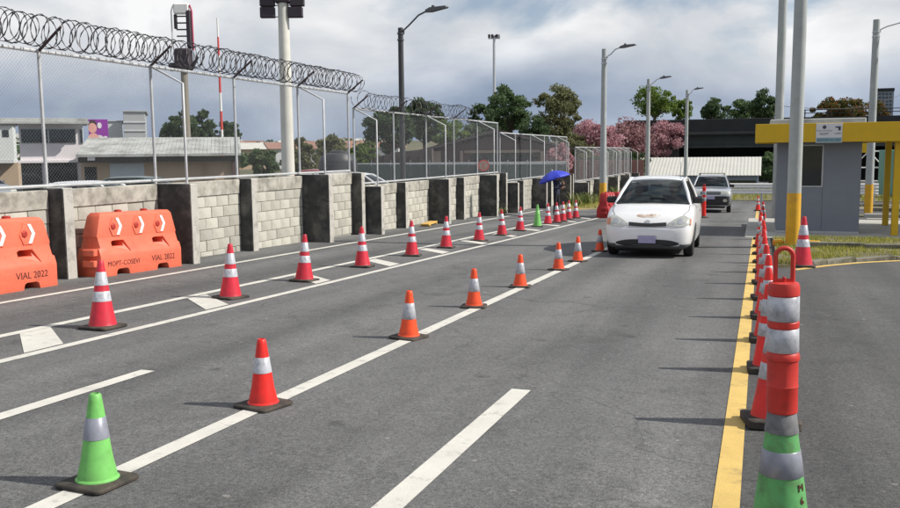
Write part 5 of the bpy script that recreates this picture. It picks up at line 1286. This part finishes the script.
# gate truss, container and kerbs in the yard behind the booth
b = Facade('gate_truss', 'white lattice gate beyond the lamp pole behind the booth', 'gate', 870, 62, -1.7, 0.)
(x0, zb), (x1, zt_) = b.q(856, 181), b.q(892, 151)
k = MB()
for z in (zb, zt_, (zb+zt_)/2-.1): k.tube([(x0-3, 0, z), (x1+6, 0, z)], .055, 6)
k.build('chord', M['whitemast'], b.t)
n = 6
for q in range(n):
    xa = x0-3+(x1-x0+9)*q/n; xb = x0-3+(x1-x0+9)*(q+1)/n; k = MB(); k.tube([(xa, 0, zb if q % 2 else zt_), (xb, 0, zt_ if q % 2 else zb)], .045, 6); k.build('diagonal', M['whitemast'], b.t)
for xx in (x0-2.5, x1+5.5):
    k = MB(); k.tube([(xx, 0, -.2), (xx, 0, zt_+.05)], .07, 8); k.build('post', M['whitemast'], b.t, 40)
(xx, zz_) = b.q(860, 147)
k = MB(); k.bbox(xx-.45, xx+.45, -.12, -.07, zt_-.1, zt_+.55, .01); k.build('yellow_plate', M['yellow'], b.t)
b = Facade('container', 'pale green site container behind the yellow canopy posts', 'container', 900, 56, -1.7, 0.)
(x0, zt_), (_, _) = b.q(884, 150), b.q(884, 182)
k = MB(); k.bbox(x0, x0+6, 0, 2.4, .15, zt_, .03); k.build('shell', M['greenpaint'], b.t)
for q in range(20):
    k = MB(); k.bbox(x0+.15+q*.3, x0+.27+q*.3, -.035, -.002, .3, zt_-.15, .008); k.build('corrugation', M['greenpaint'], b.t)
for q in range(3):
    k = MB(); k.bbox(x0+.3+q*2.4, x0+.6+q*2.4, .2, 2.2, -.3, .149, .02); k.build('foot', M['kerb'], b.t)
yk = tag(bpy.data.objects.new('yard_kerb', None), 'concrete kerb stones in the yard behind the booth', kind='structure'); COL.objects.link(yk)
for (xa, xb, y) in ((3.2, 9, 31), (3.6, 9, 35.5), (3.4, 12, 42.5), (2.6, 12, 48)):
    n = int((xb-xa)/1.1)
    for q in range(n):
        k = MB(); k.bbox(-.53, .53, -.09, .09, -.08, .14+random.uniform(-.02, .03), .02); o = link('kerb_stone', k.mesh('kerb_stone', M['kerb'] if q % 3 else M['slab']), yk, (xa+1.1*(q+.5), y+random.uniform(-.05, .05), gz(4, y)), (0, 0, random.uniform(-.03, .03)))
yard = [(2.7, 29.3), (9, 29.3), (9, 31), (3.2, 31), (2.6, 30.5)]
for nm, poly in (('yard_soil', yard), ('yard_soil', [(3.4, 36), (8, 36), (8, 37.4), (3.4, 37)]), ('yard_soil', [(3.3, 42.6), (12, 42.6), (12, 47.9), (2.7, 47.9)])):
    mb = MB(); mb.prism(poly, lambda x, y: (x, y, gz(x, y)-.03), lambda x, y: (x, y, gz(x, y)+.05)); tag(mb.build(nm, M['soil']), 'grassy soil strip in the yard behind the booth', kind='structure')
b = Facade('building', 'grey tower block with flat cap far behind the red-tipped tree', 'building', 885, 420, -2, 0.)
b.box('tower', M['tower'], 877, 893, 91, 118, 0, 9, .1, z_floor=True); b.box('roof_cap', M['parapet'], 876, 894.5, 88.5, 91, -.5, 9.5)
for r_ in range(6):
    for c_ in range(4): b.box('window', M['pane'], 878.5+c_*3.6, 880.8+c_*3.6, 93+r_*3.6, 95+r_*3.6, -.12, .02, .01)
# overhead cable
ca0, ca1 = P(780, 106, 34), P(905, 93, 60)
k = MB(); k.tube([ca0.lerp(ca1, i/16)-Vector((0, 0, .5*math.sin(math.pi*i/16))) for i in range(17)], .012, 5)
tag(k.build('overhead_cable', M['cable']), 'thin overhead cable strung past the bare grey pole', 'cable')

# ------------------------------------------------------------------ trees and plants
def tree(name, label, u, v_top, v_bot, hw, D, lm, n=5000, leaf=.26, seed=1, group=None, clumps=26, hue=None, squash=1., open_=.0, base=None):
    rnd = random.Random(seed); c = P(u, (v_top+v_bot)/2, D); top = P(u, v_top, D).z; bot = P(u, v_bot, D).z; R = hw/F_PX*D; rz = (top-bot)/2
    g0 = terr(c.x, c.y)
    t = thing(name, label, 'tree', (c.x, c.y, g0), 0, group); cz = c.z-g0
    k = MB(); tr = max(.10, R*.07)
    def limb(a, b_, r0, r1):
        pts = [a.lerp(b_, i/4)+Vector((rnd.uniform(-1, 1), rnd.uniform(-1, 1), 0))*(a-b_).length*.05*(0 if i in (0, 4) else 1) for i in range(5)]; k.tube(pts, [r0+(r1-r0)*i/4 for i in range(5)], 6)
    fork = Vector((rnd.uniform(-.1, .1)*R, rnd.uniform(-.1, .1)*R, max(.6, cz-rz*.75)))
    limb(Vector((0, 0, -.2)), fork, tr*1.3, tr)
    cents = []
    for i in range(int(clumps*2.2)):
        while True:
            p = Vector((rnd.uniform(-1, 1), rnd.uniform(-1, 1), rnd.uniform(-1, 1)))
            if .25 < p.length < 1: break
        p = Vector((p.x*R*.84, p.y*R*.84, cz+p.z*rz*.82)); cents.append((p, rnd.uniform(.11, .30)*min(R, rz*1.5)))
    for p, r in cents[:14]: limb(fork, p, tr*.55, tr*.12)
    k.build('trunk', M['bark'], t, 50)
    vs = []; fs = []
    for i in range(int(n*1.7)):
        p, r = cents[rnd.randrange(len(cents))]
        d = Vector((rnd.gauss(0, 1), rnd.gauss(0, 1), rnd.gauss(0, 1))).normalized()*(r*rnd.random()**.42); q = p+Vector((d.x*1.15, d.y*1.15, d.z*.8))
        a = Vector((rnd.gauss(0, 1), rnd.gauss(0, 1), rnd.gauss(0, .7))).normalized(); b_ = a.orthogonal().normalized(); s_ = leaf*rnd.uniform(.45, 1.1)
        b_.rotate(Matrix.Rotation(rnd.uniform(0, 6.28), 3, a)); o = len(vs); cc = a.cross(b_)
        vs += [q-b_*s_*.5, q+cc*s_*.28, q+b_*s_*.5, q-cc*s_*.28]; fs.append((o, o+1, o+2, o+3))
    k = MB(); k.add(vs, fs); k.build('crown', lm, t); return t
LD = leafmat('leaf_dark', (.045, .075, .04), (.095, .14, .07), (.17, .225, .115))
LM_ = leafmat('leaf_mid', (.06, .105, .05), (.125, .185, .085), (.22, .285, .14))
LL = leafmat('leaf_light', (.08, .13, .03), (.15, .22, .055), (.24, .31, .09))
LO = leafmat('leaf_olive', (.12, .13, .065), (.21, .215, .11), (.31, .31, .17))
LP = leafmat('blossom_pink', (.30, .13, .15), (.55, .31, .34), (.72, .52, .54))
LPD = leafmat('blossom_dark', (.14, .075, .07), (.36, .19, .20), (.60, .40, .41))
LR = leafmat('leaf_redtip', (.05, .075, .025), (.12, .13, .04), (.36, .10, .05))
GT = 'trees behind the fence'
T = [('dark dense tree beside the slim floodlight mast', 180, 108, 150, 20, 72, LD, 3200, .34, 3), ('dark tree directly behind the slim floodlight mast', 203, 106, 150, 13, 74, LD, 2200, .34, 4),
     ('dark bushy tree behind the red and white mast', 228, 117, 152, 14, 78, LD, 2200, .34, 5), ('small round green tree between the low building and the cream mast', 264, 145, 180, 17, 62, LM_, 2000, .30, 6),
     ('brownish olive tree beside the cream floodlight mast', 303, 134, 182, 16, 60, LO, 2600, .30, 7), ('brownish olive tree behind the black water tank', 331, 131, 178, 20, 64, LO, 3000, .30, 8),
     ('bright green round tree right of the black water tank', 366, 138, 176, 17, 62, LL, 2600, .30, 9), ('broad dark tree behind the dark lamp pole', 391, 97, 160, 28, 74, LD, 6000, .34, 10),
     ('dark tree under the razor wire, between lamp pole and light green tree', 424, 94, 150, 24, 80, LD, 4500, .34, 11), ('yellowish light green weeping tree beside the maroon hall', 452, 116, 175, 24, 70, LL, 5500, .28, 12),
     ('big rounded dark green tree with the thin mast before it', 510, 82, 140, 27, 84, LM_, 6000, .34, 13), ('low dark tree at the foot of the thin mast', 484, 100, 146, 17, 78, LD, 3000, .34, 14), ('spreading olive green tree beside the pink blossom', 559, 81, 150, 29, 88, LO, 5500, .36, 15),
     ('dark bushy tree between the big rounded tree and the olive tree', 535, 112, 168, 20, 80, LD, 3600, .32, 51), ('brownish scrub tree under the olive tree, behind the fence', 578, 128, 182, 20, 78, LO, 3600, .30, 52),
     ('dense dark scrub between the light green tree and the maroon hall', 474, 120, 160, 16, 76, LD, 2600, .32, 53), ('low dark scrub before the pink blossom, behind the lowest fence', 612, 148, 184, 26, 76, LD, 3600, .30, 54),
     ('green feathery tree above the pink blossom by the overpass', 655, 83, 122, 23, 112, LL, 2600, .40, 17), ('light green tree top just left of the overpass', 682, 96, 122, 13, 116, LL, 1500, .40, 18),
     ('dark palm-like tree rising behind the overpass', 716, 97, 126, 16, 125, LD, 3200, .40, 19), ('dark tall tree behind the overpass and the bare pole', 764, 88, 125, 17, 128, LD, 4000, .42, 20), ('pale green tree between the dark trees behind the overpass', 741, 97, 125, 17, 135, LM_, 2600, .42, 21),
     ('red-tipped green tree behind the guard booth roof', 838, 96, 126, 31, 112, LR, 5500, .36, 22), ('reddish bare tree next to the tower block', 877, 98, 124, 14, 118, LR, 1000, .36, 23)]
for (lab, u, a, b_, hw, D, lm, n, lf, sd_) in T: tree('tree', lab, u, a, b_, hw, D, lm, n, lf, sd_, GT)
GP = 'pink blossoming trees'
for (lab, u, a, b_, hw, D, lm, n, sd_) in (('pink blossom tree behind the fence, beside the olive tree', 595, 117, 168, 30, 80, LP, 6500, 31), ('dusky pink blossom tree behind the lamp pole with red barriers', 628, 114, 172, 30, 84, LPD, 7000, 32), ('pink blossom tree at the left end of the shed roof', 663, 118, 160, 25, 92, LP, 6000, 33), ('small pink blossom shrub against the maroon hall', 560, 140, 176, 15, 62, LP, 2200, 34)):
    tree('blossom_tree', lab, u, a, b_, hw, D, lm, n, .27, sd_, GP, 30)
for (lab, u, a, b_, hw, D, lm, n, sd_) in (('dark hedge bush below the pink blossom at the shed end', 636, 150, 186, 16, 74, LD, 2600, 41), ('green bush beside the shed under the overpass', 770, 150, 186, 14, 80, LM_, 2400, 42), ('bushy scrub under the overpass right of the booth', 838, 140, 180, 40, 104, LD, 4000, 43)):
    tree('bush', lab, u, a, b_, hw, D, lm, n, .3, sd_)
bw = Facade('boundary_wall', 'reddish brown boundary wall behind the lowest fence section', 'wall', 600, 70, -2.0)
for q in range(6):
    u = 566+q*13; bw.box('panel', M['redwall'], u, u+12.7, 160, 186, 0, .2, z_floor=True); bw.box('pier', M['maroon'], u-.6, u+.6, 158.5, 186, -.08, .28, z_floor=True)
# weeds by the far wall
def weed(lab, u, v, y, h, n, seed):
    q = PY(u, v, y); rnd = random.Random(seed); t = thing('weed_clump', lab, 'plant', (q.x, y, gz(q.x, y)+.03), 0, 'weeds on the verge'); k = MB()
    for i in range(n):
        a = rnd.uniform(0, 6.28); l = h*rnd.uniform(.6, 1.1); sp = rnd.uniform(.15, .7)*h; w_ = .035; ox, oy = rnd.uniform(-.3, .3), rnd.uniform(-.3, .3); pr_ = Vector((-math.sin(a), math.cos(a), 0))
        pts = [Vector((ox+math.cos(a)*sp*s*s, oy+math.sin(a)*sp*s*s, l*(s-.35*s*s*s))) for s in (0, .35, .7, 1)]
        k.grid([[p-pr_*w_*(1-i_/3.2), p+pr_*w_*(1-i_/3.2)] for i_, p in enumerate(pts)])
    k.build('leaves', LWEED, t)
LWEED = leafmat('weed_leaf', (.10, .14, .04), (.20, .25, .09), (.34, .34, .16))
for i, (lab, u, y, h) in enumerate((('small weed tuft at the wall foot below the step by the round sign', 498, 31.0, .35), ('tall strappy weed nearest the umbrella', 578, 40.5, 1.0), ('strappy weed clump beside the tallest weed', 586, 43, 1.0), ('low strappy weed between the weeds and red barriers', 593, 45, .8), ('bright green weed behind the lane lamp pole', 613, 50, 1.3))): weed(lab, u, 200, y, h, 46, i)

# houses on the far slope
rnd = random.Random(5); HM = []
for q in range(4):
    k = MB(); w_, d_, h_ = rnd.uniform(3.5, 6), 4, rnd.uniform(2.6, 4.5); k.box(-w_, w_, 0, 2*d_, -1.5, h_)
    r = MB(); r.prism([(-.5, h_+.003), (2*d_+.5, h_+.003), (d_, h_+1.5)], lambda y, z: (-w_-.4, y, z), lambda y, z: (w_+.4, y, z))
    HM.append((k.mesh('wall', [M['bwhite'], M['bpale'], M['btan'], M['bwhite']][q]), r.mesh('roof', [M['roofgrey'], M['terracotta'], M['roofwhite'], M['roofgrey']][q], fix=True), w_, h_))
for q in range(48):
    u = rnd.uniform(228, 385) if q % 4 else rnd.uniform(-10, 20); D = rnd.uniform(170, 640); c = P(u, 155, D); z = terr(c.x, c.y)
    i = q % 4; wm, rm, w_, h_ = HM[i]
    t = thing('house', ['small white house with grey roof on the far slope', 'small pale house with red roof on the far slope', 'small tan house with pale roof on the far slope', 'small low white house with grey roof on the far slope'][i], 'house', (c.x, c.y, z), YAW+rnd.uniform(-.5, .5), 'houses on the far slope')
    link('wall', wm, t); link('roof', rm, t)
    if D < 400:
        for s_ in (-.5, .4):
            k = MB(); k.box(w_*s_-.5, w_*s_+.5, -.06, -.002, .8, 2.0); k.build('window', M['pane'], t)
for q in range(24):
    u = rnd.uniform(225, 390) if q % 3 else rnd.uniform(-15, 25); D = rnd.uniform(150, 500); v0 = 150; c = P(u, 155, D); z = terr(c.x, c.y); hgt = rnd.uniform(4, 8); R = rnd.uniform(3, 5)
    t = thing('tree', 'small rounded tree among the houses on the far slope', 'tree', (c.x, c.y, z), 0, 'trees on the far slope')
    k = MB(); k.tube([(0, 0, -.3), (0, 0, hgt*.5)], [.3, .2], 6); k.build('trunk', M['bark'], t)
    k = MB(); vs = []; fs = []
    for i in range(420):
        d = Vector((rnd.gauss(0, 1), rnd.gauss(0, 1), rnd.gauss(0, 1))).normalized()*rnd.random()**.4; p = Vector((d.x*R, d.y*R, hgt*.6+d.z*hgt*.42)); a = Vector((rnd.gauss(0, 1), rnd.gauss(0, 1), rnd.gauss(0, 1))).normalized(); b_ = a.orthogonal().normalized(); cc = a.cross(b_); s_ = rnd.uniform(.5, 1.0); o = len(vs)
        vs += [p-b_*s_*.6, p+cc*s_*.4, p+b_*s_*.6, p-cc*s_*.4]; fs.append((o, o+1, o+2, o+3))
    k.add(vs, fs); k.build('crown', LD if q % 2 else LM_, t)
